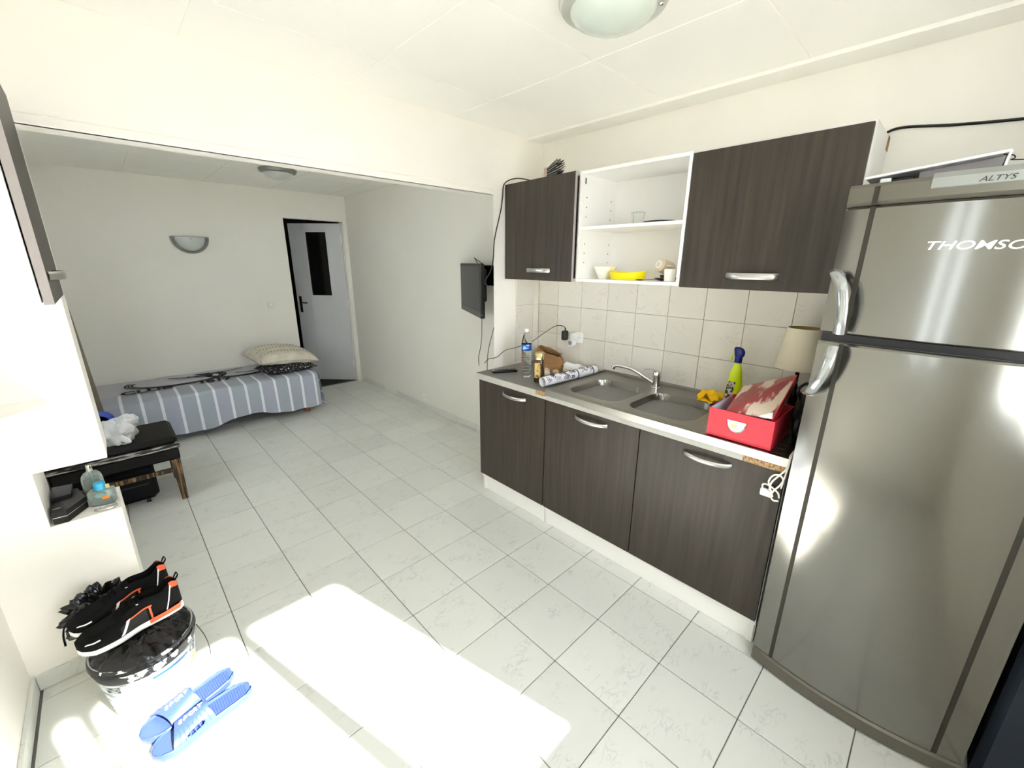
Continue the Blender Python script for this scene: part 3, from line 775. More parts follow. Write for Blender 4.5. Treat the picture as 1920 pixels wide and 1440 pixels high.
for sg in (-1, 1):
    h = MB().box(DW - 0.065, DW - 0.03, 0.02 * sg, 0.026 * sg, 0.93, 1.14, 0.003).build('handle_plate', 'brass_dark', dr)
    MB().tube(cr([(DW - 0.048, 0.024 * sg, 1.06), (DW - 0.05, 0.055 * sg, 1.06), (DW - 0.08, 0.06 * sg, 1.06), (DW - 0.15, 0.058 * sg, 1.055)], 5), 0.008, 8).build('lever', 'brass_dark', h)
for zz in (0.25, 1.05, 1.85): MB().tube([(0.0, 0.018, zz - 0.05), (0.0, 0.018, zz + 0.05)], 0.008, 8).build('hinge', 'white_plastic', dr)
fr = MB()
fr.box(XF - 0.1, XF + 0.012, DY1 - 0.004, DY1 + 0.045, 0, DZ + 0.0, 0.002)
struct('trim_3', fr, 'white_paint')
struct('trim_4', MB().box(XF - 0.02, XF + 0.008, DY0, DY1, 0.0, 0.006, 0.002), 'worktop_edge')

# switch and sockets
def plate(name, label, cat, loc, axis, toggle=True):
    t = thing(name, label, cat, loc)
    if axis == 'x':
        MB().box(0.0005, 0.010, -0.037, 0.037, -0.037, 0.037, 0.003).build('plate', 'off_white', t)
        MB().box(0.010, 0.015, -0.014, 0.014, -0.014, 0.014, 0.002).build('rocker', 'white_plastic', t)
    else:
        MB().box(-0.037, 0.037, -0.010, -0.0005, -0.037, 0.037, 0.003).build('plate', 'white_plastic', t)
        Rx = Matrix.Rotation(PI / 2, 4, 'X')
        MB().lathe([(0.021, 0.008), (0.021, 0.0105), (0.018, 0.0105), (0.018, 0.0108)], 24, mat=Rx).build('rim', 'white_plastic', t)
        for dx in (-0.009, 0.009): MB().lathe([(0.003, 0.0108), (0.003, 0.0112)], 8, (dx, 0, 0), mat=Rx).build('pin_hole', 'black_plastic', t)
    return t
plate('light_switch', 'square cream light switch on the bed wall', 'switch', (XF, 0.02, 1.09), 'x')
t = plate('wall_socket', 'white wall socket low above the bedroom skirting tiles', 'socket', (-3.32, YB, 0.135), 'y')
t = plate('wall_socket', 'white wall socket on the kitchen wall tiles behind the plugs', 'socket', (-1.185, YK - 0.008, 1.088), 'y')
Rx = Matrix.Rotation(PI / 2, 4, 'X')
t = thing('plug_adapter', 'round white double plug adapter on the kitchen wall socket', 'plug', (-1.215, YK - 0.018, 1.075))
MB().lathe([(0.026, 0), (0.029, 0.006), (0.029, 0.03), (0.025, 0.036), (0.0, 0.036)], 28, (-0.012, -0.024, 0), mat=Rx, caps=False).build('lower_body', 'white_plastic', t)
MB().lathe([(0.024, 0), (0.026, 0.006), (0.026, 0.03), (0.022, 0.036), (0.0, 0.036)], 28, (0.006, 0.022, 0), mat=Rx, caps=False).build('upper_body', 'white_plastic', t)
MB().lathe([(0.017, 0.0362), (0.017, 0.0366), (0.014, 0.0366)], 24, (-0.012, -0.024, 0), mat=Rx).build('socket_face', 'edge_band', t)
for dx in (-0.007, 0.006): MB().lathe([(0.003, 0.0366), (0.003, 0.038)], 8, (-0.012 + dx, -0.024, 0), mat=Rx).build('pin_hole', 'black_plastic', t)
t = thing('charger_plug', 'black charger plug with thin cable on the white adapter', 'plug', (-1.255, YK - 0.056, 1.09))
MB().box(-0.019, 0.019, -0.045, 0.0, -0.02, 0.045, 0.008).build('body', 'black_plastic', t)
MB().tube([(0, -0.02, 0.044), (0, -0.02, 0.062)], 0.005, 8).build('strain_relief', 'black_plastic', t)
pc = [(-1.255, 0.861, 1.15), (-1.262, 0.845, 1.166), (-1.29, 0.80, 1.168), (-1.34, 0.74, 1.12), (-1.40, 0.68, 1.06), (-1.47, 0.60, 1.02), (-1.52, 0.55, 1.0), (-1.55, 0.50, 0.955), (-1.60, 0.47, 0.94), (-1.63, 0.455, 0.905)]
MB(t).tube(cr(pc, 6), 0.0024, 6).build('cord', 'cable_black', t)

# ------------------------------------------------------------------ black cables
def cable(label, pts, r=0.0026, mat='cable_black', name='cable'):
    pts = [Vector(p) for p in pts]
    o = MB(AT(pts[0])).tube(cr(pts, 7), r, 7).build(name, mat)
    return tag(o, label, 'cable')
cable('black cable arching over the ajar wall cabinet and down beside it', [(-1.32, 0.72, 2.052), (-1.38, 0.66, 2.054), (-1.47, 0.60, 2.072), (-1.555, 0.575, 2.05), (-1.562, 0.565, 1.97), (-1.566, 0.552, 1.89), (-1.567, 0.50, 1.72), (-1.567, 0.488, 1.60), (-1.60, 0.490, 1.52), (-1.66, 0.492, 1.45), (-1.69, 0.55, 1.42)], 0.0034)
cable('black cable running along the kitchen wall above the refrigerator', [(0.20, 0.93, 2.052), (0.26, 0.932, 2.074), (0.41, 0.933, 2.055), (0.58, 0.933, 2.040), (0.80, 0.933, 2.03), (1.045, 0.933, 2.03)], 0.005)

# ------------------------------------------------------------------ television on the bedroom wall
Lp, Rp = Vector((-2.545, 0.975)), Vector((-1.885, 0.655))
mid = (Lp + Rp) / 2; dirv = (Rp - Lp); W2 = dirv.length / 2; rz = math.atan2(dirv.y, dirv.x)
t = thing('television', 'small black flat television angled out from the bedroom wall', 'television', (mid.x, mid.y, 1.17), rz)
H = 0.40
MB().box(-W2, W2, -0.012, 0.022, 0, H, 0.006).build('bezel', 'black_plastic', t)
MB().box(-W2 + 0.018, W2 - 0.018, -0.0135, -0.011, 0.062, H - 0.02).build('screen', 'screen', t, False)
MB().box(-W2 + 0.01, W2 - 0.01, -0.0135, -0.012, 0.004, 0.052, 0.0005).build('speaker_bar', 'fridge_body', t)
MB().box(W2 - 0.34, W2 - 0.06, 0.022, 0.055, 0.12, H - 0.04, 0.01).build('back_cover', 'black_plastic', t)
MB().blob((W2 - 0.004, -0.004, 0.028), (0.006, 0.008, 0.006), 1, 0).build('power_light', 'silver_line', t)
t = thing('set_top_box', 'black receiver box fixed to the wall behind the television', 'box', (-1.98, 0.86, 1.41))
MB(t).box(-2.05, -1.905, 0.80, 1.008, 1.405, 1.558, 0.008).build('casing', 'black_gloss', t)
MB(t).box(-2.04, -1.915, 0.7985, 0.80, 1.43, 1.44).build('slot', 'black_plastic', t)
cable('looped black aerial cable on top of the television', [(-2.10, 0.80, 1.56), (-2.17, 0.83, 1.60), (-2.20, 0.84, 1.612), (-2.16, 0.83, 1.60), (-2.06, 0.82, 1.562)], 0.003)
cable('thin black cable hanging from the television to the worktop end', [(-1.91, 0.67, 1.172), (-1.905, 0.665, 1.10), (-1.91, 0.665, 1.02), (-1.87, 0.62, 0.96), (-1.82, 0.56, 0.90), (-1.78, 0.53, 0.85)], 0.0026)
cable('black cable hanging from the receiver box with a joint halfway', [(-1.93, 0.82, 1.408), (-1.86, 0.78, 1.36), (-1.80, 0.74, 1.315), (-1.80, 0.735, 1.28), (-1.80, 0.735, 1.18), (-1.83, 0.72, 1.10), (-1.84, 0.70, 1.02), (-1.82, 0.66, 0.96), (-1.78, 0.61, 0.88), (-1.77, 0.60, 0.80)], 0.0026)
# ------------------------------------------------------------------ bed
BX0, BX1, BY0, BY1, BZ = XF + 0.012, -4.07, -1.78, 0.15, 0.425
t = thing('bed', 'low single bed against the far wall under a striped spread', 'bed', (-4.5, -0.8, 0))
MB(t).box(BX0 + 0.01, BX1 - 0.02, BY0, BY1 - 0.02, 0.13, 0.23, 0.01).build('base', 'mattress', t)
MB(t).box(BX0 + 0.01, BX1 - 0.015, BY0, BY1 - 0.015, 0.23, BZ - 0.006, 0.03).build('mattress', 'mattress', t)
for lx in (BX0 + 0.08, BX1 - 0.06):
    for ly in (BY0 + 0.1, 0.02): MB(t).lathe([(0.022, 0.001), (0.03, 0.13)], 16, (lx, ly, 0)).build('leg', 'bed_wood', t)
# spread: v runs from the wall, over the top, down the front; end skirt at the door side
sp = thing('bedspread', 'grey blue bedspread with thin white stripes and a printed centre', 'bedspread', (-4.5, -0.8, BZ))
NU, NV = 150, 40
WT = BX1 - BX0
def hem(y): return 0.062 + 0.05 * math.exp(-((y + 0.55) / 0.35) ** 2) + 0.012 * math.sin(y * 9)
verts = []; uvs = []
for i in range(NU + 1):
    y = BY0 + (BY1 - BY0) * i / NU
    hm = hem(y)
    for j in range(NV + 1):
        v = j / NV
        if v < 0.55:
            q = v / 0.55; x = BX0 + WT * q; z = BZ + 0.006 * noise.noise(Vector((x * 5, y * 5, 0))) - 0.012 * max(0, (q - 0.93) / 0.07) ** 2
            d = 0
        else:
            q = (v - 0.55) / 0.45
            fold = 0.5 + 0.5 * math.sin(y * 21 + 1.3 * math.sin(y * 4.1)) * math.cos(y * 7.7)
            x = BX1 + 0.012 * min(1, q * 4) + (0.006 + 0.05 * (fold - 0.4)) * q
            z = BZ - 0.012 - (BZ - 0.012 - hm) * q
        verts.append((x, y, z)); uvs.append((y + 4.0, 0.25 if v >= 0.55 else (0.75 if (v / 0.55) < 0.62 and y < -0.27 else 0.25)))
# uv y: 0..0.47 striped, above: centre print
faces = [(i * (NV + 1) + j, (i + 1) * (NV + 1) + j, (i + 1) * (NV + 1) + j + 1, i * (NV + 1) + j + 1) for i in range(NU) for j in range(NV)]
base = len(verts)
NE = 20
for i in range(NE + 1):           # end skirt
    q = i / NE
    for j in range(NV + 1):
        x = BX0 + (WT + 0.012 + 0.03 * q) * j / NV
        verts.append((x, BY1 + 0.004 + 0.02 * q + 0.012 * q * math.sin(x * 26), BZ - (BZ - 0.07) * q - 0.004 * (j / NV)))
        uvs.append((BY1 + 4.0 + q * 0.36, 0.25))
for i in range(NE):
    for j in range(NV):
        faces.append((base + i * (NV + 1) + j, base + (i + 1) * (NV + 1) + j, base + (i + 1) * (NV + 1) + j + 1, base + i * (NV + 1) + j + 1))
me = bpy.data.meshes.new('cover'); me.from_pydata([tuple(Vector(p) - Vector(sp.location)) for p in verts], [], faces)
ul = me.uv_layers.new(name='UVMap')
for lp in me.loops: ul.data[lp.index].uv = uvs[lp.vertex_index]
me.polygons.foreach_set('use_smooth', [True] * len(me.polygons)); me.materials.append(M('bedspread'))
co = bpy.data.objects.new('cover', me); COL.objects.link(co); co.parent = sp
# printed drawing on the centre panel
def arc(cx, cy, rx, ry, a0, a1, r=0.004, n=26):
    return [(cx + rx * math.sin(a0 + (a1 - a0) * k / n), cy + ry * math.cos(a0 + (a1 - a0) * k / n), BZ + 0.0095) for k in range(n + 1)]
for cy, rys in ((-0.98, (0.40, 0.375, 0.35)), (-0.45, (0.30, 0.28, 0.26))):
    for k, ry in enumerate(rys):
        MB(sp).tube(arc(-4.67, cy, 0.24 - 0.022 * k, ry, -0.5, PI + 0.4), flat=(0.0012, 0.0085), n=6, up=(0, 0, 1)).build('print_line', 'print_black', co)
for a, b in (((-4.78, -1.05), (-4.70, -0.80)), ((-4.70, -0.80), (-4.78, -0.62)), ((-4.76, -0.75), (-4.82, -0.40)), ((-4.62, -0.50), (-4.60, -0.32)), ((-4.74, -0.9), (-4.62, -0.72))):
    MB(sp).tube(cr([(a[0], a[1], BZ + .009), ((a[0] + b[0]) / 2 + .02, (a[1] + b[1]) / 2, BZ + .0095), (b[0], b[1], BZ + .009)], 5), flat=(0.0012, 0.011), n=6, up=(0, 0, 1)).build('print_line', 'print_black', co)
MB(sp).prism([(-4.80, -0.84, BZ + .0085), (-4.62, -0.72, BZ + .0085), (-4.80, -0.70, BZ + .0085)], (0, 0, 0.001)).build('print_patch', 'print_black', co, False)
for body, yy, xx, sz in (('CLUB', -1.42, -4.36, 0.15), ('1817', -0.86, -4.36, 0.14)):
    text('print_letters', body, sz, 'print_black', co, (xx - sp.location.x, yy - sp.location.y, BZ + 0.0095 - sp.location.z), (0, 0, PI / 2), 0.0004, sx=1.0, outline=0.006)

# pillows
def cushion(mb, w, d, h, seed=0, sag=0.0, mat=None, n=22):
    for sg in (1, -1):
        def fn(u, v):
            a, b = u * 2 - 1, v * 2 - 1
            k = max(0, (1 - abs(a) ** 2.6) * (1 - abs(b) ** 2.6)) ** 0.45
            pin = 1 - 0.07 * (1 - abs(a) ** 2) * abs(b) - 0.0
            x = a * w / 2 * (1 - 0.06 * (1 - b * b) * abs(a) ** 6); y = b * d / 2 * (1 - 0.08 * (1 - a * a) * abs(b) ** 6)
            z = sg * h / 2 * k * (1.0 if sg > 0 else 0.55) + 0.006 * noise.noise(Vector((a * 2.5 + seed, b * 2.5, sg)))
            z -= sag * a * a
            return (x, y, z)
        mb.grid(fn, n, n, mat)
    return mb
t = thing('pillow', 'dark speckled pillow underneath on the bed end', 'pillow', (-4.40, -0.06, BZ + 0.036), 0.12 + PI / 2)
cushion(MB(), 0.52, 0.40, 0.12, 3).build('case', 'speckled_cloth', t)
t = thing('pillow', 'cream pillow with dotted bands lying on top at the bed end', 'pillow', (-4.48, -0.07, BZ + 0.152), 0.10 + PI / 2, rot=(0.06, 0.10, 0.10 + PI / 2))
cs = cushion(MB(), 0.62, 0.52, 0.23, 5, 0.02).build('case', 'pillow_cloth', t)
for row in (-0.165, -0.05, 0.09):
    for k in range(17):
        a = -0.85 + 1.7 * k / 16; b = row / 0.26
        kk = max(0, (1 - abs(a) ** 2.6) * (1 - abs(b) ** 2.6)) ** 0.45
        MB().blob((a * 0.31 * (1 - 0.06 * (1 - b * b) * abs(a) ** 6), row, 0.115 * kk - 0.02 * a * a + 0.006 * noise.noise(Vector((a * 2.5 + 5, b * 2.5, 1))) + 0.001), (0.008, 0.007, 0.003), 1, 0).build('dot', 'pillow_dot', cs)

# ------------------------------------------------------------------ bench, suitcase, bag, ball, board
t = thing('bench', 'worn black padded stool bench with chipped striped wooden legs', 'bench', (-3.08, -1.5, 0))
bx0, bx1, by0, by1 = -3.30, -2.86, -1.80, -1.185
MB(t).box(bx0, bx1, by0, by1, 0.405, 0.455, 0.022).build('cushion', 'bench_leather', t)
MB(t).box(bx0 - 0.004, bx1 + 0.004, by0 - 0.004, by1 + 0.004, 0.375, 0.404, 0.006).build('worn_trim', 'bench_trim', t)
MB(t).box(bx0 + 0.01, bx1 - 0.004, by0 + 0.01, by1 - 0.006, 0.295, 0.374, 0.008).build('apron', 'bench_leather', t)
for lx, sx in ((bx1 - 0.03, 1), (bx0 + 0.04, -1)):
    for ly, sy in ((by1 - 0.035, 1), (by0 + 0.045, -1)):
        f = [(lx + sx * 0.018 - 0.019, ly + sy * 0.004 - 0.017, 0.001), (lx + sx * 0.018 + 0.019, ly + sy * 0.004 - 0.017, 0.001), (lx + sx * 0.018 + 0.019, ly + sy * 0.004 + 0.017, 0.001), (lx + sx * 0.018 - 0.019, ly + sy * 0.004 + 0.017, 0.001)]
        g = [(lx - 0.026, ly - 0.026, 0.296), (lx + 0.026, ly - 0.026, 0.296), (lx + 0.026, ly + 0.026, 0.296), (lx - 0.026, ly + 0.026, 0.296)]
        MB(t).loft([f, g]).build('leg', 'bench_leg', t, False)
MB(t).box(bx1 - 0.035, bx1 - 0.012, by0 + 0.06, by1 - 0.05, 0.205, 0.235, 0.004).build('stretcher', 'bench_leg', t)
MB(t).box(bx0 + 0.02, bx0 + 0.04, by0 + 0.06, by1 - 0.05, 0.155, 0.19, 0.004).build('stretcher', 'bench_leg', t)
for ly in (by1 - 0.045,): MB(t).box(bx0 + 0.06, bx1 - 0.05, ly - 0.01, ly + 0.012, 0.13, 0.16, 0.004).build('stretcher', 'bench_leg', t)
t = thing('suitcase', 'black fabric suitcase pushed under the padded bench', 'suitcase', (-3.08, -1.56, 0))
MB(t).box(-3.24, -2.925, -1.80, -1.335, 0.034, 0.285, 0.03).build('body', 'suitcase', t)
MB(t).box(-2.9255, -2.922, -1.76, -1.38, 0.15, 0.156).build('zip', 'fridge_groove', t)
for yy in (-1.70, -1.40):
    for xx in (-3.19, -2.975): MB(t).lathe([(0.0, -0.011), (0.016, -0.011), (0.016, 0.011), (0.0, 0.011)], 14, (0, 0, 0), mat=Matrix.Translation((xx, yy, 0.017)) @ Matrix.Rotation(PI / 2, 4, 'X'), caps=False).build('wheel', 'black_plastic', t)
MB(t).tube(cr([(-2.922, -1.62, 0.22), (-2.905, -1.60, 0.235), (-2.905, -1.52, 0.235), (-2.922, -1.50, 0.22)], 5), 0.008, 8).build('carry_handle', 'suitcase', t)
bag = thing('carrier_bag', 'crumpled clear white plastic bag on the padded bench', 'bag', (-3.02, -1.47, 0.455))
def crumple(c, r, seed, sub=4, amp=0.35, fr=2.6):
    b = MB(bag); b.blob(c, r, sub, amp, fr, seed, flatz=0.457); return b
crumple((-3.02, -1.47, 0.51), (0.11, 0.10, 0.085), 1).build('body', 'plastic_bag', bag)
crumple((-3.03, -1.405, 0.575), (0.05, 0.055, 0.04), 4, 3, 0.5, 3).build('knot', 'plastic_bag', bag)
b = MB(bag).tube(cr([(-2.95, -1.47, 0.52), (-2.90, -1.44, 0.50), (-2.885, -1.42, 0.475), (-2.91, -1.45, 0.462)], 5), flat=(0.016, 0.004), n=8).build('loop_handle', 'plastic_bag', bag)
t = thing('plastic_disc', 'round blue plastic disc standing behind the clear carrier bag', 'disc', (-3.14, -1.535, 0.56))
Ry = Matrix.Rotation(PI / 2, 4, 'Y')
MB().lathe([(0.0, -0.02), (0.075, -0.02), (0.08, -0.01), (0.08, 0.015), (0.07, 0.02), (0.0, 0.018)], 32, mat=Ry, caps=False).build('disc', 'blue_plastic', t)
MB().lathe([(0.055, 0.0195), (0.055, 0.022), (0.05, 0.022), (0.05, 0.0195)], 32, mat=Ry).build('rim', 'blue_plastic', t)
t = thing('leaning_board', 'brown grey wooden board leaning on the wall behind the bench', 'board', (-3.62, -1.6, 0))
pb = [(-3.60, -1.500, 0.001), (-3.60, -1.545, 1.22), (-3.60, -1.575, 1.62), (-3.60, -1.80, 1.62), (-3.60, -1.76, 0.001)]
MB(t).prism(pb, (-0.028, 0, 0)).build('board', 'board_brown', t, False)
MB(t).box(-3.5995, -3.597, -1.74, -1.60, 0.30, 0.32).build('batten', 'board_brown', t, False)

# ------------------------------------------------------------------ things on the ledge of the partition
t = thing('perfume_box', 'flat black angular gift box with silver line on the partition ledge', 'box', (-1.68, -1.63, LZ))
bp = [(-1.585, -1.650), (-1.580, -1.612), (-1.665, -1.560), (-1.775, -1.585), (-1.79, -1.655)]
MB(t).prism([(x, y, LZ + 0.0005) for x, y in bp], (0, 0, 0.024)).build('tray', 'box_black', t, False)
MB(t).prism([(x * 1 + (0.0006 if x > -1.6 else 0), y, LZ + 0.0245) for x, y in bp], (0, 0, 0.0022)).build('silver_edge', 'silver_line', t, False)
MB(t).prism([(x, y, LZ + 0.0267) for x, y in bp], (0, 0, 0.02)).build('lid', 'box_black', t, False)
MB(t).box(-1.622, -1.616, -1.648, -1.625, LZ + 0.0467, LZ + 0.0472).build('lettering', 'silver_line', t, False)
MB(t).prism([(-1.70, -1.655, LZ + 0.047), (-1.70, -1.60, LZ + 0.047), (-1.77, -1.595, LZ + 0.06), (-1.782, -1.652, LZ + 0.06)], (0, 0, 0.012)).build('flap', 'box_black', t, False)
t = thing('perfume_bottle', 'tall rounded glass perfume bottle with silver spray on the partition ledge', 'bottle', (-1.735, -1.535, LZ + 0.0005), 0.4)
def ovring(w, d, z, n=24): return [(w * math.copysign(abs(math.cos(2 * PI * k / n)) ** 0.7, math.cos(2 * PI * k / n)), d * math.copysign(abs(math.sin(2 * PI * k / n)) ** 0.7, math.sin(2 * PI * k / n)), z) for k in range(n)]
MB().loft([ovring(0.014, 0.030, 0.0), ovring(0.0155, 0.032, 0.006), ovring(0.0155, 0.033, 0.085), ovring(0.0145, 0.029, 0.104), ovring(0.011, 0.020, 0.116), ovring(0.007, 0.009, 0.12)]).build('bottle', 'perfume_glass', t, ang=50)
MB().loft([ovring(0.0125, 0.028, 0.005), ovring(0.0128, 0.0285, 0.048)]).build('liquid', 'perfume_liquid', t, ang=50)
MB().lathe([(0.009, 0.119), (0.010, 0.12), (0.010, 0.128), (0.0085, 0.13), (0.0085, 0.146), (0.0075, 0.148)], 20).build('spray_cap', 'chrome', t)
MB().tube([(0, 0, 0.12), (0, 0.004, 0.01)], 0.0012, 6).build('dip_tube', 'white_plastic', t)
t = thing('cologne_bottle', 'square glass cologne bottle with turquoise cap and orange label', 'bottle', (-1.66, -1.515, LZ + 0.0005), -0.28)
MB().box(-0.022, 0.022, -0.038, 0.038, 0.0, 0.062, 0.005).build('bottle', 'perfume_glass', t)
MB().box(-0.017, 0.017, -0.033, 0.033, 0.004, 0.026, 0.004).build('liquid', 'label_mint', t)
MB().lathe([(0.017, 0.063), (0.018, 0.064), (0.018, 0.09), (0.0165, 0.092)], 24).build('cap', 'turquoise', t)
MB().box(0.0222, 0.0232, 0.004, 0.028, 0.028, 0.040, 0.0004).build('label', 'orange_label', t)
MB().lathe([(0.018, 0), (0.018, 0.001)], 28, (0, 0, 0), mat=Matrix.Translation((0.0222, 0.002, 0.044)) @ Matrix.Rotation(PI / 2, 4, 'Y') @ Matrix.Diagonal((0.55, 1, 1, 1))).build('label_oval', 'label_mint', t)
MB().box(0.008, 0.010, 0.019, 0.032, 0.066, 0.084, 0.0006).build('tag', 'gold', t)
o = MB(AT((-1.605, -1.51, LZ + 0.004))).tube([(-1.605 + 0.016 * math.cos(a), -1.51 + 0.032 * math.sin(a), LZ + 0.004) for a in [2 * PI * k / 40 for k in range(41)]], 0.0032, 8).build('bracelet', 'silver_line')
tag(o, 'thin silver bangle lying in front of the cologne bottle', 'bracelet')

# ------------------------------------------------------------------ bucket with bin bag
BC = (-1.262, -1.492, 0.0)
t = thing('paint_bucket', 'white plastic paint bucket with paint splashed black rim', 'bucket', BC)
MB().lathe([(0.0, 0.003), (0.112, 0.003), (0.116, 0.0), (0.143, 0.225), (0.148, 0.228), (0.148, 0.262), (0.143, 0.266), (0.138, 0.262), (0.113, 0.01), (0.0, 0.008)], 64, caps=False).build('body', 'bucket_white', t)
MB().lathe([(0.1432, 0.205), (0.1495, 0.232), (0.1498, 0.258), (0.146, 0.2665)], 96, caps=False).build('rim_band', 'bucket_black', t)
def onb(a, z): r = 0.1165 + 0.027 * z / 0.225; return (r * math.cos(a), r * math.sin(a), z)
def lab(nm, a0, a1, z0, z1, mat, off=0.0008):
    n = 14
    def fn(u, v):
        p = Vector(onb(a0 + (a1 - a0) * u, z0 + (z1 - z0) * v)); k = math.hypot(p.x, p.y); return (p.x * (1 + off / k), p.y * (1 + off / k), p.z)
    return MB().grid(fn, n, 3).build(nm, mat, t)
lb = lab('label', -1.2, 1.3, 0.05, 0.20, 'label_print')
lab('label_stripe', 0.02, 0.85, 0.178, 0.187, 'label_blue', 0.0014)
lab('label_box', 0.0, 0.45, 0.140, 0.155, 'label_mint', 0.0014)
lab('label_patch', 0.95, 1.25, 0.10, 0.14, 'label_yellow', 0.0014)
lab('label_text', -0.95, -0.62, 0.165, 0.19, 'label_grey', 0.0014)
lab('label_text', 0.95, 1.25, 0.15, 0.195, 'label_grey', 0.0014)
lab('label_text', -0.7, -0.4, 0.09, 0.096, 'label_grey', 0.0014)
MB().tube(cr([(0.02, 0.149, 0.225), (0.05, 0.165, 0.18), (0.06, 0.17, 0.12), (0.06, 0.162, 0.06), (0.03, 0.15, 0.03)], 6), 0.0016, 6).build('wire_handle', 'fridge_groove', t)
t = thing('bin_bag', 'shiny black bin bag bulging out of the paint bucket', 'bag', (BC[0], BC[1], 0.262))
def bagtop(u, v):
    a = 2 * PI * u; r = 0.152 * v
    fold = noise.noise(Vector((math.cos(a) * 3.5, math.sin(a) * 3.5, v * 3))) * 0.016 * (0.4 + v) + 0.010 * noise.noise(Vector((math.cos(a) * 9, math.sin(a) * 9, v * 6)))
    z = 0.042 * (1 - v ** 3) + fold * (1 if v < 0.95 else 0.3)
    if v > 0.9: z = 0.012 - 0.28 * (v - 0.9) + fold * 0.25
    return ((r + (0.004 if v > 0.9 else 0)) * math.cos(a), r * math.sin(a), z)
MB().grid(bagtop, 120, 26).build('top', 'bin_bag', t, ang=60)
MB().blob((-0.19, -0.10, 0.05), (0.055, 0.085, 0.085), 5, 0.75, 3.6, 3).build('bunched_corner', 'bin_bag', t, ang=60)

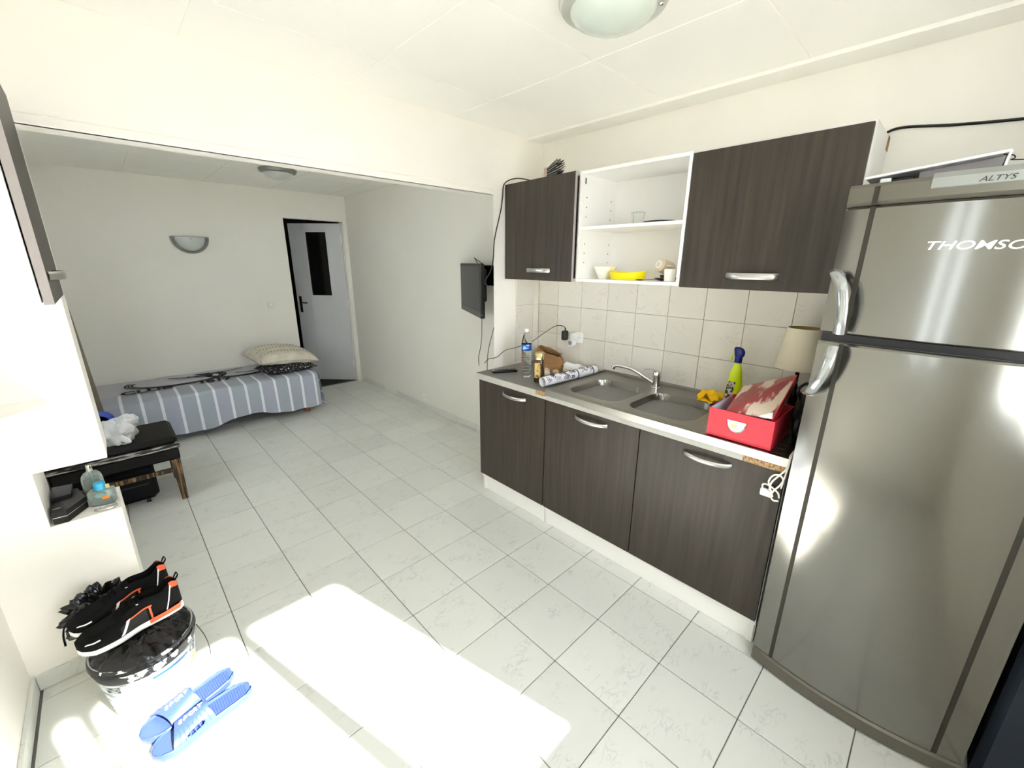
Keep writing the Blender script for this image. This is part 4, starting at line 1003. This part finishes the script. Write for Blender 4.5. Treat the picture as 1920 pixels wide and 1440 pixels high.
# ------------------------------------------------------------------ shoes (local +X = toe)
SHL = 0.285
def interp(tab, x):
    for (a, va), (b, vb) in zip(tab, tab[1:]):
        if x <= b:
            k = (x - a) / (b - a); k = k * k * (3 - 2 * k); return va + (vb - va) * k
    return tab[-1][1]
SW = [(0, 0.016), (0.05, 0.029), (0.2, 0.034), (0.42, 0.034), (0.68, 0.047), (0.86, 0.045), (0.95, 0.034), (0.985, 0.022), (1.0, 0.010)]
SHh = [(0, 0.078), (0.06, 0.088), (0.2, 0.072), (0.36, 0.078), (0.5, 0.066), (0.7, 0.046), (0.88, 0.038), (1.0, 0.020)]
def ground(tt): return 0.012 * max(0, (tt - 0.75) / 0.25) ** 2
def make_shoe(label, loc, rot, side):
    t = thing('sneaker', label, 'shoe', loc, rot=rot)
    rings = []
    N_ = 30
    for k in range(N_ + 1):
        tt = k / N_; w_ = interp(SW, tt) + 0.004; z0 = ground(tt); th = 0.024 - 0.008 * tt
        x = tt * SHL
        rings.append([(x, -w_, z0 + 0.004), (x, -w_ + 0.004, z0), (x, w_ - 0.004, z0), (x, w_, z0 + 0.004), (x, w_ + 0.001, z0 + th * 0.8), (x, w_ - 0.003, z0 + th), (x, -w_ + 0.003, z0 + th), (x, -w_ - 0.001, z0 + th * 0.8)])
    so = MB().loft(rings).build('sole', 'shoe_white', t, ang=50)
    rings = []; ringin = []
    for k in range(N_ + 1):
        tt = k / N_; w_ = interp(SW, tt); h = interp(SHh, tt); zb = ground(tt) + 0.02 - 0.007 * tt
        op = max(0.0, min(1.0, (tt - 0.015) / 0.03)) * max(0.0, min(1.0, (0.40 - tt) / 0.05)); x = tt * SHL
        zz = lambda f: zb + (h) * f
        sec = []
        prof = [(1.0, 0.0), (1.03, 0.25), (0.98, 0.5), (0.86, 0.75), (0.70, 0.93), (0.60, 0.985)]
        inn = [(0.48, 0.99, 0.90), (0.36, 0.995, 0.35), (0.0, 1.0, 0.22)]
        ysgn = []
        for f, g in prof: sec.append((x, w_ * f, zz(g)))
        for f, gc, go in inn: sec.append((x, w_ * (f if op < .5 else f + 0.08 * (f > 0)), zz(gc + (go - gc) * op)))
        sec2 = [(p[0], -p[1], p[2]) for p in reversed(sec[:-1])]
        rings.append(sec + sec2)
    MB().loft(rings, closed=True).build('upper', 'shoe_black', t, ang=60)
    def strip(nm, mat, t0, t1, g0, g1, sd, off=0.0012, parent=t, n=10, slope=0.0):
        def fn(u, v):
            tt = t0 + (t1 - t0) * u; g = g0 + (g1 - g0) * v; tt = tt + slope * (g - g0)
            tt = min(max(tt, 0), 1); w_ = interp(SW, tt); h = interp(SHh, tt); zb = ground(tt) + 0.02 - 0.007 * tt
            f = interp([(0, 1.0), (0.25, 1.03), (0.5, 0.98), (0.75, 0.86), (0.93, 0.70), (1, 0.58)], g)
            return (tt * SHL, sd * (w_ * f + off), zb + h * g + off * 0.5)
        return MB().grid(fn, n, 6).build(nm, mat, parent)
    for sd in (1, -1):
        strip('side_panel', 'shoe_grey', 0.36, 0.62, 0.10, 0.62, sd, 0.0016)
        strip('side_stripe', 'shoe_white', 0.60, 0.635, 0.12, 0.66, sd, 0.0022, slope=-0.16)
        strip('panel_line', 'shoe_orange', 0.30, 0.56, 0.60, 0.66, sd, 0.0022)
        strip('panel_line', 'shoe_orange', 0.315, 0.335, 0.05, 0.62, sd, 0.0022)
        strip('heel_line', 'shoe_white', 0.17, 0.185, 0.10, 0.9, sd, 0.0018, slope=-0.12)
        strip('heel_stripe', 'shoe_orange', 0.02, 0.36, -0.12, 0.07, sd, 0.0062)
        strip('toe_line', 'shoe_white', 0.80, 0.93, 0.62, 0.70, sd, 0.0016)
    strip('heel_lining', 'shoe_orange', 0.004, 0.09, 0.80, 1.01, 1, 0.0016); strip('heel_lining', 'shoe_orange', 0.004, 0.09, 0.80, 1.01, -1, 0.0016)
    MB().tube(cr([(0.004, 0, 0.095), (-0.008, 0, 0.108), (-0.006, 0, 0.12), (0.004, 0, 0.108)], 4), flat=(0.006, 0.0015), n=6, up=(0, 1, 0)).build('pull_tab', 'shoe_black', t)
    for k in range(6):
        tt = 0.42 + k * 0.045; h = interp(SHh, tt) + 0.02
        MB().tube(cr([(tt * SHL, -0.018, h - 0.004), (tt * SHL + 0.004, 0, h + 0.004), (tt * SHL, 0.018, h - 0.004)], 4), 0.0024, 6).build('lace', 'shoe_black', t)
        for sd in (1, -1):
            if k == 0: MB().lathe([(0.002, 0), (0.0042, 0), (0.0042, 0.0012), (0.002, 0.0012)], 12, (tt * SHL, sd * 0.0225, h - 0.006)).build('eyelet', 'silver_line', t)
    t.scale = (1.0, 1.12, 1.14)
    if side:
        MB().tube(cr([(0.20, -0.005, 0.058), (0.25, -0.02, 0.05), (0.285, -0.03, 0.03), (0.30, -0.028, 0.0), (0.305, -0.022, -0.035)], 6), flat=(0.004, 0.0018), n=6).build('loose_lace', 'shoe_black', t)
    return t
def place_shoe(heel, toe, z, tilt): return (heel[0], heel[1], z + 0.012), (0, tilt, math.atan2(toe[1] - heel[1], toe[0] - heel[0]))
l, r = place_shoe((-1.285, -1.365), (-1.248, -1.655), 0.300, 0.02)
make_shoe('black sneaker with orange heel stripe, on the bucket away from the wall', l, r, False)
l, r = place_shoe((-1.395, -1.385), (-1.345, -1.70), 0.318, 0.04)
make_shoe('black sneaker with dangling lace, on the bucket next to the partition wall', l, r, True)

# ------------------------------------------------------------------ slippers
SPW = [(0, 0.016), (0.03, 0.028), (0.1, 0.039), (0.25, 0.042), (0.45, 0.043), (0.7, 0.053), (0.84, 0.051), (0.93, 0.040), (0.98, 0.024), (1.0, 0.010)]
def make_slipper(label, heel, toe, sd):
    hv = Vector(heel); d = Vector(toe) - hv; Ls = d.length
    t = thing('slipper', label, 'slipper', (heel[0], heel[1], 0.0), math.atan2(d.y, d.x), group=None)
    n = 40; rings = []
    for k in range(n + 1):
        tt = k / n; w_ = interp(SPW, tt); x = tt * Ls
        asym = 0.006 * math.sin(tt * PI) * sd
        e = 0.0015
        rings.append([(x, asym - w_ + 0.003, 0.001), (x, asym + w_ - 0.003, 0.001), (x, asym + w_, 0.012), (x, asym + w_, 0.028), (x, asym + w_ - 0.003, 0.031), (x, asym + w_ - 0.006, 0.030), (x, asym + w_ - 0.008, 0.023),
                      (x, asym - w_ + 0.008, 0.023), (x, asym - w_ + 0.006, 0.030), (x, asym - w_ + 0.003, 0.031), (x, asym - w_, 0.028), (x, asym - w_, 0.012)])
    MB().loft(rings).build('sole', 'slipper_blue', t, ang=40)
    # ribs of the footbed
    for k in range(15):
        tt = 0.05 + k * 0.026; w_ = interp(SPW, tt) - 0.011; asym = 0.006 * math.sin(tt * PI) * sd
        MB().tube([(tt * Ls, asym - w_, 0.0233), (tt * Ls + 0.008, asym + w_, 0.0233)], flat=(0.0012, 0.0018), n=6, up=(0, 0, 1)).build('rib', 'slipper_sole', t)
    # strap: arch from side to side, thick, with a slit on the outer side
    st = MB(); nu, nv = 36, 22
    def fn(u, v, off):
        a = PI * u
        e0 = 0.42 + 0.08 * (math.sin(a) ** 2) * 0.6; e1 = 0.80 - 0.02 * math.sin(a) + 0.05 * math.cos(a) * sd * -1
        tt = e0 + (e1 - e0) * v; w_ = interp(SPW, tt); asym = 0.006 * math.sin(tt * PI) * sd
        hh = (0.055 - 0.02 * v) + off
        return (tt * Ls, asym + (w_ + off) * math.cos(a), 0.022 + (hh) * math.sin(a) ** 0.8)
    def hole(u, v): uu = u if sd > 0 else 1 - u; return ((uu - 0.86) / 0.055) ** 2 + ((v - 0.45) / 0.25) ** 2 < 1
    for off in (0.0, -0.0045):
        for i in range(nu):
            for j in range(nv):
                if hole((i + .5) / nu, (j + .5) / nv): continue
                q = [fn(i / nu, j / nv, off), fn((i + 1) / nu, j / nv, off), fn((i + 1) / nu, (j + 1) / nv, off), fn(i / nu, (j + 1) / nv, off)]
                st.add(q, [(0, 1, 2, 3)])
    for j in (0, 1):
        for i in range(nu):
            st.add([fn(i / nu, j, 0), fn((i + 1) / nu, j, 0), fn((i + 1) / nu, j, -0.0045), fn(i / nu, j, -0.0045)], [(0, 1, 2, 3)])
    sm = st.build('strap', 'slipper_blue', t, ang=50)
    for k in range(7):      # relief lines of the strap
        v = 0.12 + k * 0.12
        for rng in ((0.06, 0.36),) if sd < 0 else ((0.66, 0.94),):
            MB().tube([fn(rng[0] + (rng[1] - rng[0]) * q / 8, v, 0.0006) for q in range(9)], 0.0011, 6).build('relief_line', 'slipper_blue', sm)
    # lettering, letter by letter over the arch
    for q, ch in enumerate('SPORT'):
        v = 0.86 - q * 0.155
        p = Vector(fn(0.52, v, 0.0022)); p2 = Vector(fn(0.62, v, 0.0022)); du = (p2 - p).normalized(); p3 = Vector(fn(0.50, v - 0.1, 0.0012)); dx = (p3 - p).normalized()
        nrm = dx.cross(du).normalized()
        if nrm.z < 0: du = -du; nrm = dx.cross(du).normalized()
        uy = nrm.cross(dx)
        o = text('lettering', ch, 0.023, 'slipper_text', sm, (0, 0, 0), (0, 0, 0), 0.0010, sx=1.0, outline=0.0004)
        o.matrix_local = Matrix.Translation(p) @ Matrix((dx, uy, nrm)).transposed().to_4x4() @ Matrix.Diagonal((0.95, 1, 1, 1))
    return t
make_slipper('blue rubber slide slipper close beside the paint bucket', (-1.140, -1.275), (-1.070, -1.555), 1)
make_slipper('blue rubber slide slipper lying away from the paint bucket', (-1.025, -1.238), (-0.975, -1.530), -1)

# ------------------------------------------------------------------ things on the worktop
WZ = 0.8755
t = thing('water_bottle', 'clear plastic water bottle with blue label on the grey worktop', 'bottle', (-1.27, 0.50, WZ))
prof = [(0.0, 0.004), (0.026, 0.0), (0.031, 0.006)]
z = 0.012
while z < 0.155:
    prof += [(0.0325, z), (0.0325, z + 0.010), (0.0300, z + 0.014), (0.0300, z + 0.018)]; z += 0.021
prof += [(0.0328, 0.17), (0.0328, 0.215), (0.030, 0.232), (0.022, 0.262), (0.014, 0.282), (0.0125, 0.290), (0.0125, 0.298)]
MB().lathe(prof, 40, caps=False).build('body', 'water_plastic', t, ang=25)
MB().lathe([(0.0333, 0.172), (0.0333, 0.212)], 40, caps=False).build('label', 'water_label', t)
MB().lathe([(0.0135, 0.288), (0.015, 0.289), (0.015, 0.303), (0.013, 0.305), (0.0, 0.305)], 24, caps=False).build('cap', 'white_plastic', t)
t = thing('coffee_jar', 'brown glass coffee jar with gold lid on the grey worktop', 'jar', (-1.128, 0.468, WZ), 0.5)
def sq(w_, z, n=28, p=0.6): return [(w_ * math.copysign(abs(math.cos(2 * PI * k / n)) ** p, math.cos(2 * PI * k / n)), w_ * math.copysign(abs(math.sin(2 * PI * k / n)) ** p, math.sin(2 * PI * k / n)), z) for k in range(n)]
MB().loft([sq(0.027, 0), sq(0.030, 0.006), sq(0.031, 0.06), sq(0.029, 0.11), sq(0.0275, 0.135), sq(0.024, 0.145)]).build('glass', 'jar_brown', t, ang=50)
MB().loft([sq(0.0262, 0.143), sq(0.0272, 0.146), sq(0.0272, 0.178), sq(0.025, 0.183)]).build('lid', 'gold', t, ang=50)
for a in (0, PI):
    MB().box(-0.019, 0.019, -0.0325, -0.0305, 0.03, 0.125, 0.001, mat=Matrix.Rotation(a - 0.1, 4, 'Z')).build('label', 'jar_label', t)
# rolled sheet
ra, rb = Vector((-1.035, 0.395, WZ + 0.031)), Vector((-1.005, 0.87, WZ + 0.031))
ax = (rb - ra); RL = ax.length
t = thing('paper_roll', 'rolled white patterned wrapping sheet lying beside the sink', 'roll', ra, rot=(0, 0, math.atan2(ax.y, ax.x)))
def rollf(u, v):
    a = u * 2 * PI * 2.2; r = 0.0295 - 0.0018 * u * 2.2
    return (v * RL, r * math.cos(a), r * math.sin(a))
MB().grid(lambda u, v: rollf(u, v), 90, 6).build('sheet', 'paper_roll', t, normals=False)
random.seed(3)
for k in range(34):
    xx = 0.02 + random.random() * 0.25; a = random.uniform(1.0, 3.2); s_ = random.uniform(0.006, 0.010)
    r_ = 0.0300
    aa = a
    m_ = Matrix.Rotation(aa - PI / 2, 4, 'X') @ Matrix.Translation((xx, 0, r_)) @ Matrix.Rotation(random.uniform(-.3, .3), 4, 'Z')
    b = MB()
    for q in range(4):
        m2 = m_ @ Matrix.Rotation(q * PI / 2, 4, 'Z')
        b.box(-s_, s_, s_ - 0.0018, s_, -0.0012, 0.0006, mat=m2)
    b.build('printed_square', 'roll_ink', t, False)
MB().lathe([(0.0302, 0.285), (0.0304, 0.285), (0.0304, 0.293), (0.0302, 0.293)], 32, mat=Matrix.Rotation(PI / 2, 4, 'Y')).build('printed_band', 'roll_ink', t)
MB().lathe([(0.0302, 0.43), (0.0304, 0.43), (0.0304, 0.436), (0.0302, 0.436)], 32, mat=Matrix.Rotation(PI / 2, 4, 'Y')).build('printed_band', 'roll_ink', t)
for k in range(9):
    a = 1.1 + k * 0.2; x0 = 0.31 + 0.1 * random.random()
    pp = []
    for q in range(8):
        aa = a + 0.25 * math.sin(q * 0.9 + k); pp.append((x0 + 0.008 * q * (0.5 + random.random() * .5), 0.0303 * math.cos(aa), 0.0303 * math.sin(aa)))
    MB().tube(pp, 0.0014, 5).build('printed_scroll', 'roll_ink', t)
t = thing('remote_control', 'slim black remote control on the worktop end', 'remote', (-1.44, 0.47, WZ), 1.05)
MB().box(-0.085, 0.085, -0.022, 0.022, 0.0, 0.017, 0.005).build('body', 'black_gloss', t)
for i in range(8):
    for j in range(3): MB().box(-0.07 + i * 0.018, -0.06 + i * 0.018, -0.014 + j * 0.011, -0.007 + j * 0.011, 0.017, 0.0185, 0.0006).build('button', 'black_plastic', t)
MB().box(-0.0855, -0.06, -0.02, 0.02, 0.0172, 0.0176).build('end_band', 'silver_line', t)
t = thing('paper_bag', 'crumpled brown paper bag standing against the tiled wall', 'bag', (-1.335, 0.80, WZ))
def kb(u, v):
    a = 2 * PI * u
    rx = 0.135 * (1 - 0.25 * v ** 2); ry = 0.075 * (1 - 0.7 * v)
    n_ = 0.012 * noise.noise(Vector((math.cos(a) * 2.2, math.sin(a) * 2.2, v * 4 + 9)))
    h = 0.115 - 0.025 * math.cos(a + 0.5)
    x = (rx + n_) * math.cos(a); y = (ry + n_) * math.sin(a)
    return (x, y, h * v + 0.006 * noise.noise(Vector((a * 2, v * 3, 1))) * v)
MB().grid(kb, 48, 14).build('paper', 'kraft', t, ang=50)
MB().grid(lambda u, v: ((u - .5) * 0.18 + 0.02, (v - .5) * 0.02 , 0.108 + 0.004 * math.sin(u * 9)), 12, 2).build('fold', 'kraft', t)
for k, (x, y, r_) in enumerate(((-1.225, 0.640, 0.022), (-1.186, 0.602, 0.020), (-1.165, 0.668, 0.019))):
    o = MB(AT((x, y, WZ))).blob((x, y, WZ + r_ * 0.95), (r_ * 1.25, r_, r_ * 0.95), 3, 0.05, 1.5, k).build('egg', 'egg' if k != 1 else 'garlic')
    tag(o, ('brown egg nestled against the paper bag', 'pale garlic bulb between the eggs', 'brown egg lying under the patterned roll')[k], 'garlic' if k == 1 else 'egg')
t = thing('tissue_packet', 'white folded tissue packet resting on the paper bag side', 'tissues', (-1.118, 0.80, WZ))
MB().box(-0.06, 0.06, -0.05, 0.05, 0.0, 0.038, 0.008).build('wrapped_base', 'off_white', t)
def tis(u, v): return ((u - .5) * 0.125, (v - .5) * 0.085, 0.044 + 0.018 * (1 - abs(v - .5) * 1.2) + 0.004 * math.sin(u * 7 + v * 4))
MB().grid(tis, 14, 10).build('folded_sheet', 'tissue', t)
MB().box(-0.0615, 0.0615, -0.0415, 0.0415, 0.037, 0.05, 0.004).build('stack', 'tissue', t)

t = thing('spray_bottle', 'fluorescent yellow cleaning spray bottle with blue trigger head', 'bottle', (-0.13, 0.80, SZ), 0.15)
def elr(w_, d_, z, dx=0): return [(dx + w_ * math.cos(2 * PI * k / 24), d_ * math.sin(2 * PI * k / 24), z) for k in range(24)]
MB().loft([elr(0.040, 0.024, 0.0), elr(0.043, 0.026, 0.01), elr(0.042, 0.026, 0.06), elr(0.036, 0.024, 0.10), elr(0.031, 0.022, 0.13), elr(0.026, 0.021, 0.17), elr(0.021, 0.019, 0.195), elr(0.015, 0.015, 0.215), elr(0.014, 0.014, 0.225)]).build('bottle', 'spray_yellow', t, ang=50)
MB().loft([elr(0.016, 0.015, 0.222), elr(0.017, 0.016, 0.226), elr(0.017, 0.016, 0.25)]).build('collar', 'spray_blue', t)
MB().loft([elr(0.018, 0.014, 0.25, 0.0), elr(0.022, 0.015, 0.262, 0.002), elr(0.024, 0.015, 0.278, 0.0), elr(0.020, 0.013, 0.292, -0.005), elr(0.010, 0.008, 0.298, -0.010)]).build('head', 'spray_blue', t, ang=60)
MB().tube(cr([(-0.018, 0, 0.268), (-0.028, 0, 0.255), (-0.026, 0, 0.235)], 4), flat=(0.007, 0.003), n=8, up=(0, 1, 0)).build('trigger', 'spray_yellow', t)
MB().grid(lambda u, v: (-0.0395 + 0.035 * u + 0.012 * v, -0.0275 + 0.002 * v + 0.006 * (1 - u) ** 2 , 0.03 + 0.10 * v), 8, 8).build('label', 'spray_label', t)
t = thing('cleaning_cloth', 'crumpled yellow cleaning cloth on the sink drainer', 'cloth', (-0.228, 0.80, SZ + 0.003))
def clf(u, v):
    x = (u - .5) * 0.10; y = (v - .5) * 0.13
    z = 0.028 + 0.034 * noise.noise(Vector((u * 3.2, v * 3.2, 4))) + 0.026 * math.sin(u * PI) * math.sin(v * PI)
    return (x + 0.01 * noise.noise(Vector((u * 3, v * 3, 8))), y, max(0.004, z))
MB().grid(clf, 28, 28).build('top_layer', 'cloth_yellow', t, ang=60)
MB().grid(lambda u, v: ((u - .5) * 0.085 - 0.01, (v - .5) * 0.10 - 0.02, max(0.002, 0.012 + 0.018 * noise.noise(Vector((u * 3, v * 4, 2))))), 18, 18).build('under_layer', 'cloth_yellow', t, ang=60)

# red storage box with its lid standing inside
t = thing('storage_box', 'red cardboard storage box with metal label holder on the drainer', 'box', (0.05, 0.47, SZ))
rx0, rx1, ry0, ry1, rz0, rz1 = -0.070, 0.168, 0.346, 0.61, SZ + 0.0025, 1.013
for a in ((rx0, rx1, ry0, ry0 + 0.003), (rx0, rx1, ry1 - 0.003, ry1), (rx0, rx0 + 0.003, ry0 + 0.003, ry1 - 0.003), (rx1 - 0.003, rx1, ry0 + 0.003, ry1 - 0.003)):
    MB(t).box(*a, rz0, rz1, 0.0006).build('side', 'box_red', t)
MB(t).box(rx0 + 0.003, rx1 - 0.003, ry0 + 0.003, ry1 - 0.003, rz0, rz0 + 0.003).build('bottom', 'box_inside', t, False)
MB(t).box(rx0 + 0.003, rx0 + 0.0036, ry0 + 0.003, ry1 - 0.003, rz0 + 0.003, rz1 - 0.001).build('lining', 'box_inside', t, False)
# label holder: bar on top, half round frame below
hc = Vector((0.040, ry0 - 0.002, 0.972))
hd = MB(t).box(hc.x - 0.036, hc.x + 0.036, hc.y - 0.002, hc.y + 0.0015, hc.z - 0.001, hc.z + 0.009, 0.0012).build('label_holder', 'chrome', t)
ap = [(hc.x - 0.033 * math.cos(PI * k / 20), hc.y - 0.0005, hc.z - 0.001 - 0.036 * math.sin(PI * k / 20)) for k in range(21)]
MB(t).tube(ap, 0.0022, 8).build('frame', 'chrome', hd)
MB(t).prism([(p[0] , hc.y + 0.0012, p[2]) for p in ap], (0, 0.0005, 0)).build('paper_label', 'tissue', hd, False)
MB(t).box(hc.x - 0.02, hc.x + 0.002, hc.y + 0.0004, hc.y + 0.0012, hc.z - 0.019, hc.z - 0.007).build('sticker', 'sticker_yellow', hd, False)
lid = thing('box_lid', 'red box lid with a photo print leaning out of the red box', 'lid', (0.06, 0.48, 1.0))
P0, P1, P2, P3 = Vector((-0.012, 0.372, 1.006)), Vector((0.150, 0.372, 1.014)), Vector((0.150, 0.625, 1.142)), Vector((-0.040, 0.625, 1.052))
nn = (P1 - P0).cross(P3 - P0).normalized()
MB(lid).prism([P0, P1, P2, P3], -nn * 0.003).build('top', 'photo_print', lid, False)
MB(lid).prism([P1, P2, P2 - nn * 0.036, P1 - nn * 0.036], Vector((0.003, 0, 0))).build('rim', 'box_red', lid, False)
MB(lid).prism([P0, P3, P3 - nn * 0.034, P0 - nn * 0.012], Vector((-0.003, 0, 0))).build('rim', 'box_red', lid, False)
MB(lid).prism([P3, P2, P2 - nn * 0.036, P3 - nn * 0.034], Vector((0, 0.003, 0))).build('rim', 'box_red', lid, False)
MB(lid).prism([P1 + nn * 0.0006, P1 + (P0 - P1) * 0.30 + nn * 0.0006, P1 + (P0 - P1) * 0.05 + (P2 - P1) * 0.13 + nn * 0.0006], nn * 0.0006).build('white_corner', 'tissue', lid, False)

t = thing('table_lamp', 'small table lamp with cream shade behind the red box', 'lamp', (0.118, 0.80, SZ + 0.003))
MB().lathe([(0.0, 0.0), (0.045, 0.0), (0.045, 0.012), (0.014, 0.03), (0.022, 0.07), (0.024, 0.10), (0.016, 0.14), (0.008, 0.17), (0.008, 0.22)], 28, caps=False).build('base', 'black_gloss', t)
MB().lathe([(0.092, 0.238), (0.067, 0.416)], 48, caps=False).build('shade', 'shade_cream', t)
MB().lathe([(0.0905, 0.239), (0.0655, 0.4155)], 48, caps=False).build('shade_lining', 'shade_inside', t)
MB().tube([(0, 0, 0.22), (0, 0, 0.30)], 0.012, 10).build('bulb_holder', 'brass_dark', t)
MB().tube([(-0.066, 0, 0.39), (0.066, 0, 0.39)], 0.0015, 6).build('shade_ring', 'chrome', t)
t = thing('black_bag', 'black pouch squeezed between the red box and refrigerator', 'bag', (0.205, 0.6, SZ))
MB(t).blob((0.208, 0.62, SZ + 0.10), (0.030, 0.15, 0.125), 4, 0.16, 3, 5, flatz=SZ + 0.003).build('body', 'black_plastic', t, ang=60)
MB(t).tube(cr([(0.20, 0.52, SZ + 0.17), (0.19, 0.50, SZ + 0.22), (0.20, 0.58, SZ + 0.23), (0.205, 0.60, SZ + 0.19)], 6), 0.006, 8).build('strap', 'black_plastic', t)

# white extension lead hanging at the worktop corner
t = thing('extension_lead', 'white cable bundle with plug hanging over the worktop corner', 'cable', (0.2, 0.325, 0.74))
MB(t).box(0.166, 0.207, 0.318, 0.336, 0.722, 0.752, 0.004).build('plug_block', 'white_plastic', t)
for k, pp in enumerate((
    [(0.236, 0.40, 0.905), (0.236, 0.34, 0.90), (0.237, 0.320, 0.86), (0.222, 0.318, 0.83), (0.200, 0.316, 0.79), (0.196, 0.318, 0.752)],
    [(0.240, 0.40, 0.905), (0.2405, 0.335, 0.90), (0.240, 0.322, 0.86), (0.232, 0.318, 0.80), (0.212, 0.314, 0.76), (0.206, 0.314, 0.735), (0.216, 0.316, 0.72), (0.232, 0.32, 0.722)],
    [(0.171, 0.326, 0.752), (0.172, 0.322, 0.768), (0.185, 0.318, 0.774), (0.205, 0.314, 0.770), (0.226, 0.316, 0.755), (0.232, 0.32, 0.735)],
    [(0.212, 0.312, 0.735), (0.200, 0.312, 0.765), (0.190, 0.314, 0.790), (0.200, 0.315, 0.818), (0.220, 0.316, 0.826), (0.234, 0.319, 0.81), (0.232, 0.32, 0.775)])):
    MB(t).tube(cr(pp, 7), 0.0032, 8).build('cord', 'cable_white', t)

# ------------------------------------------------------------------ things in the open wall cabinet
BZ0 = UZ0 + 0.0165
t = thing('serving_bowl', 'white conical bowl on the bottom of the open wall cabinet', 'bowl', (-0.873, 0.72, BZ0))
MB().lathe([(0.0, 0.003), (0.032, 0.0), (0.035, 0.002), (0.066, 0.067), (0.063, 0.067), (0.031, 0.006), (0.0, 0.006)], 40, caps=False).build('body', 'ceramic', t)
MB().lathe([(0.033, -0.0002), (0.033, 0.003), (0.029, 0.003)], 32, caps=False).build('foot', 'ceramic', t)
t = thing('plastic_dish', 'bright yellow plastic dish beside the white bowl', 'dish', (-0.715, 0.70, BZ0))
def dish(u, v):
    a = 2 * PI * u; wav = 0.012 * math.cos(2 * a)
    k = [0.0, 0.078, 0.086, 0.0885][min(3, int(v * 3 + 0.01))]
    z = [0.002, 0.0, 0.02, 0.040][min(3, int(v * 3 + 0.01))] + (0.005 * math.cos(2 * a) if v > 0.9 else 0)
    return (k * 1.15 * math.cos(a), k * 0.9 * math.sin(a), max(z, 0.0))
MB().grid(dish, 48, 3).build('body', 'yellow_bowl', t)
MB().tube([(0.0887 * 1.15 * math.cos(a), 0.0887 * 0.9 * math.sin(a), 0.040 + 0.005 * math.cos(2 * a)) for a in [2 * PI * k / 48 for k in range(49)]], 0.0022, 6).build('rim', 'yellow_bowl', t)
t = thing('cup', 'cream mug lying on its side behind the small white cup', 'mug', (-0.535, 0.76, BZ0 + 0.068), rot=(PI / 2 - 0.3, 0, -0.35))
MB().lathe([(0.0, 0.046), (0.024, 0.045), (0.034, 0.035), (0.036, 0.0), (0.034, -0.04), (0.031, -0.04), (0.032, 0.03), (0.0, 0.038)], 32, caps=False).build('body', 'mug_cream', t)
MB().lathe([(0.012, 0.0465), (0.02, 0.0475), (0.022, 0.045)], 28, caps=False).build('foot', 'ceramic', t)
MB().tube(cr([(0.034, 0, 0.02), (0.055, 0, 0.012), (0.055, 0, -0.015), (0.034, 0, -0.025)], 6), 0.005, 8).build('ear', 'mug_cream', t)
t = thing('saucer', 'dark saucer stack carrying the cream mug', 'saucer', (-0.525, 0.765, BZ0))
MB().lathe([(0.0, 0.0), (0.035, 0.0), (0.06, 0.010), (0.058, 0.013), (0.0, 0.005)], 36, caps=False).build('lower', 'plate_dark', t)
MB().lathe([(0.0, 0.014), (0.03, 0.014), (0.034, 0.028), (0.0, 0.028)], 30, caps=False).build('upper', 'plate_dark', t)
t = thing('cup', 'small plain white cup at the corner of the open wall cabinet', 'cup', (-0.458, 0.665, BZ0))
MB().lathe([(0.0, 0.003), (0.024, 0.0), (0.026, 0.003), (0.029, 0.058), (0.0265, 0.058), (0.024, 0.006), (0.0, 0.006)], 32, caps=False).build('body', 'ceramic', t)
MB().lathe([(0.027, 0.056), (0.0297, 0.058), (0.0275, 0.0595)], 32, caps=False).build('rim', 'ceramic', t)
t = thing('spoon', 'dark spoon lying before the cream mug', 'spoon', (-0.60, 0.66, BZ0), 0.5)
MB().tube([(0.0, 0, 0.003), (0.05, 0, 0.006), (0.09, 0, 0.006)], flat=(0.0015, 0.004), n=8, up=(0, 0, 1)).build('handle', 'plate_dark', t)
MB().blob((-0.015, 0, 0.004), (0.02, 0.013, 0.004), 2, 0).build('bowl', 'plate_dark', t)
t = thing('drinking_glass', 'clear faceted drinking glass on the middle shelf', 'glass', (-0.70, 0.735, 1.7685))
MB().lathe([(0.0, 0.0), (0.026, 0.0), (0.029, 0.004), (0.036, 0.062), (0.034, 0.062), (0.0275, 0.01), (0.0, 0.008)], 10, caps=False).build('body', 'clear_glass', t, ang=20)
MB().lathe([(0.034, 0.062), (0.036, 0.062), (0.0355, 0.0635), (0.0345, 0.0635)], 10).build('rim', 'clear_glass', t)
t = thing('plate', 'dark plate lying flat on the middle shelf', 'plate', (-0.57, 0.74, 1.7685))
MB().lathe([(0.0, 0.0), (0.05, 0.0), (0.085, 0.010), (0.083, 0.012), (0.05, 0.004), (0.0, 0.004)], 40, caps=False).build('disc', 'plate_dark', t)
MB().lathe([(0.083, 0.0105), (0.0865, 0.011), (0.083, 0.0125)], 40, caps=False).build('rim', 'plate_dark', t)

t = thing('hand_brush', 'hand brush lying on top of the ajar wall cabinet', 'brush', (-1.21, 0.66, UZ1 + 0.0005), 0.0)
MB().box(-0.070, -0.045, -0.03, 0.03, 0.0, 0.062, 0.003).build('head', 'brush_wood', t)
MB().box(-0.082, -0.070, -0.028, 0.028, 0.0, 0.03, 0.002).build('handle_stub', 'off_white', t)
random.seed(5)
bs_ = MB(); bp_ = MB()
for i in range(8):
    for j in range(10):
        y0 = -0.027 + i * 0.0077; z0 = 0.006 + j * 0.0055; k = j / 9
        tgt = (0.034 + 0.006 * math.sin(i * 2.1 + j), y0 * 1.3, 0.003 + 0.092 * k + random.uniform(-.003, .003))
        (bp_ if (i + j) % 3 == 0 else bs_).tube([(-0.046, y0, z0), tgt], 0.0021, 5)
for b_, m_ in ((bs_, 'bristle'), (bp_, 'bristle_pale')): b_.build('bristles', m_, t)['kind'] = 'stuff'
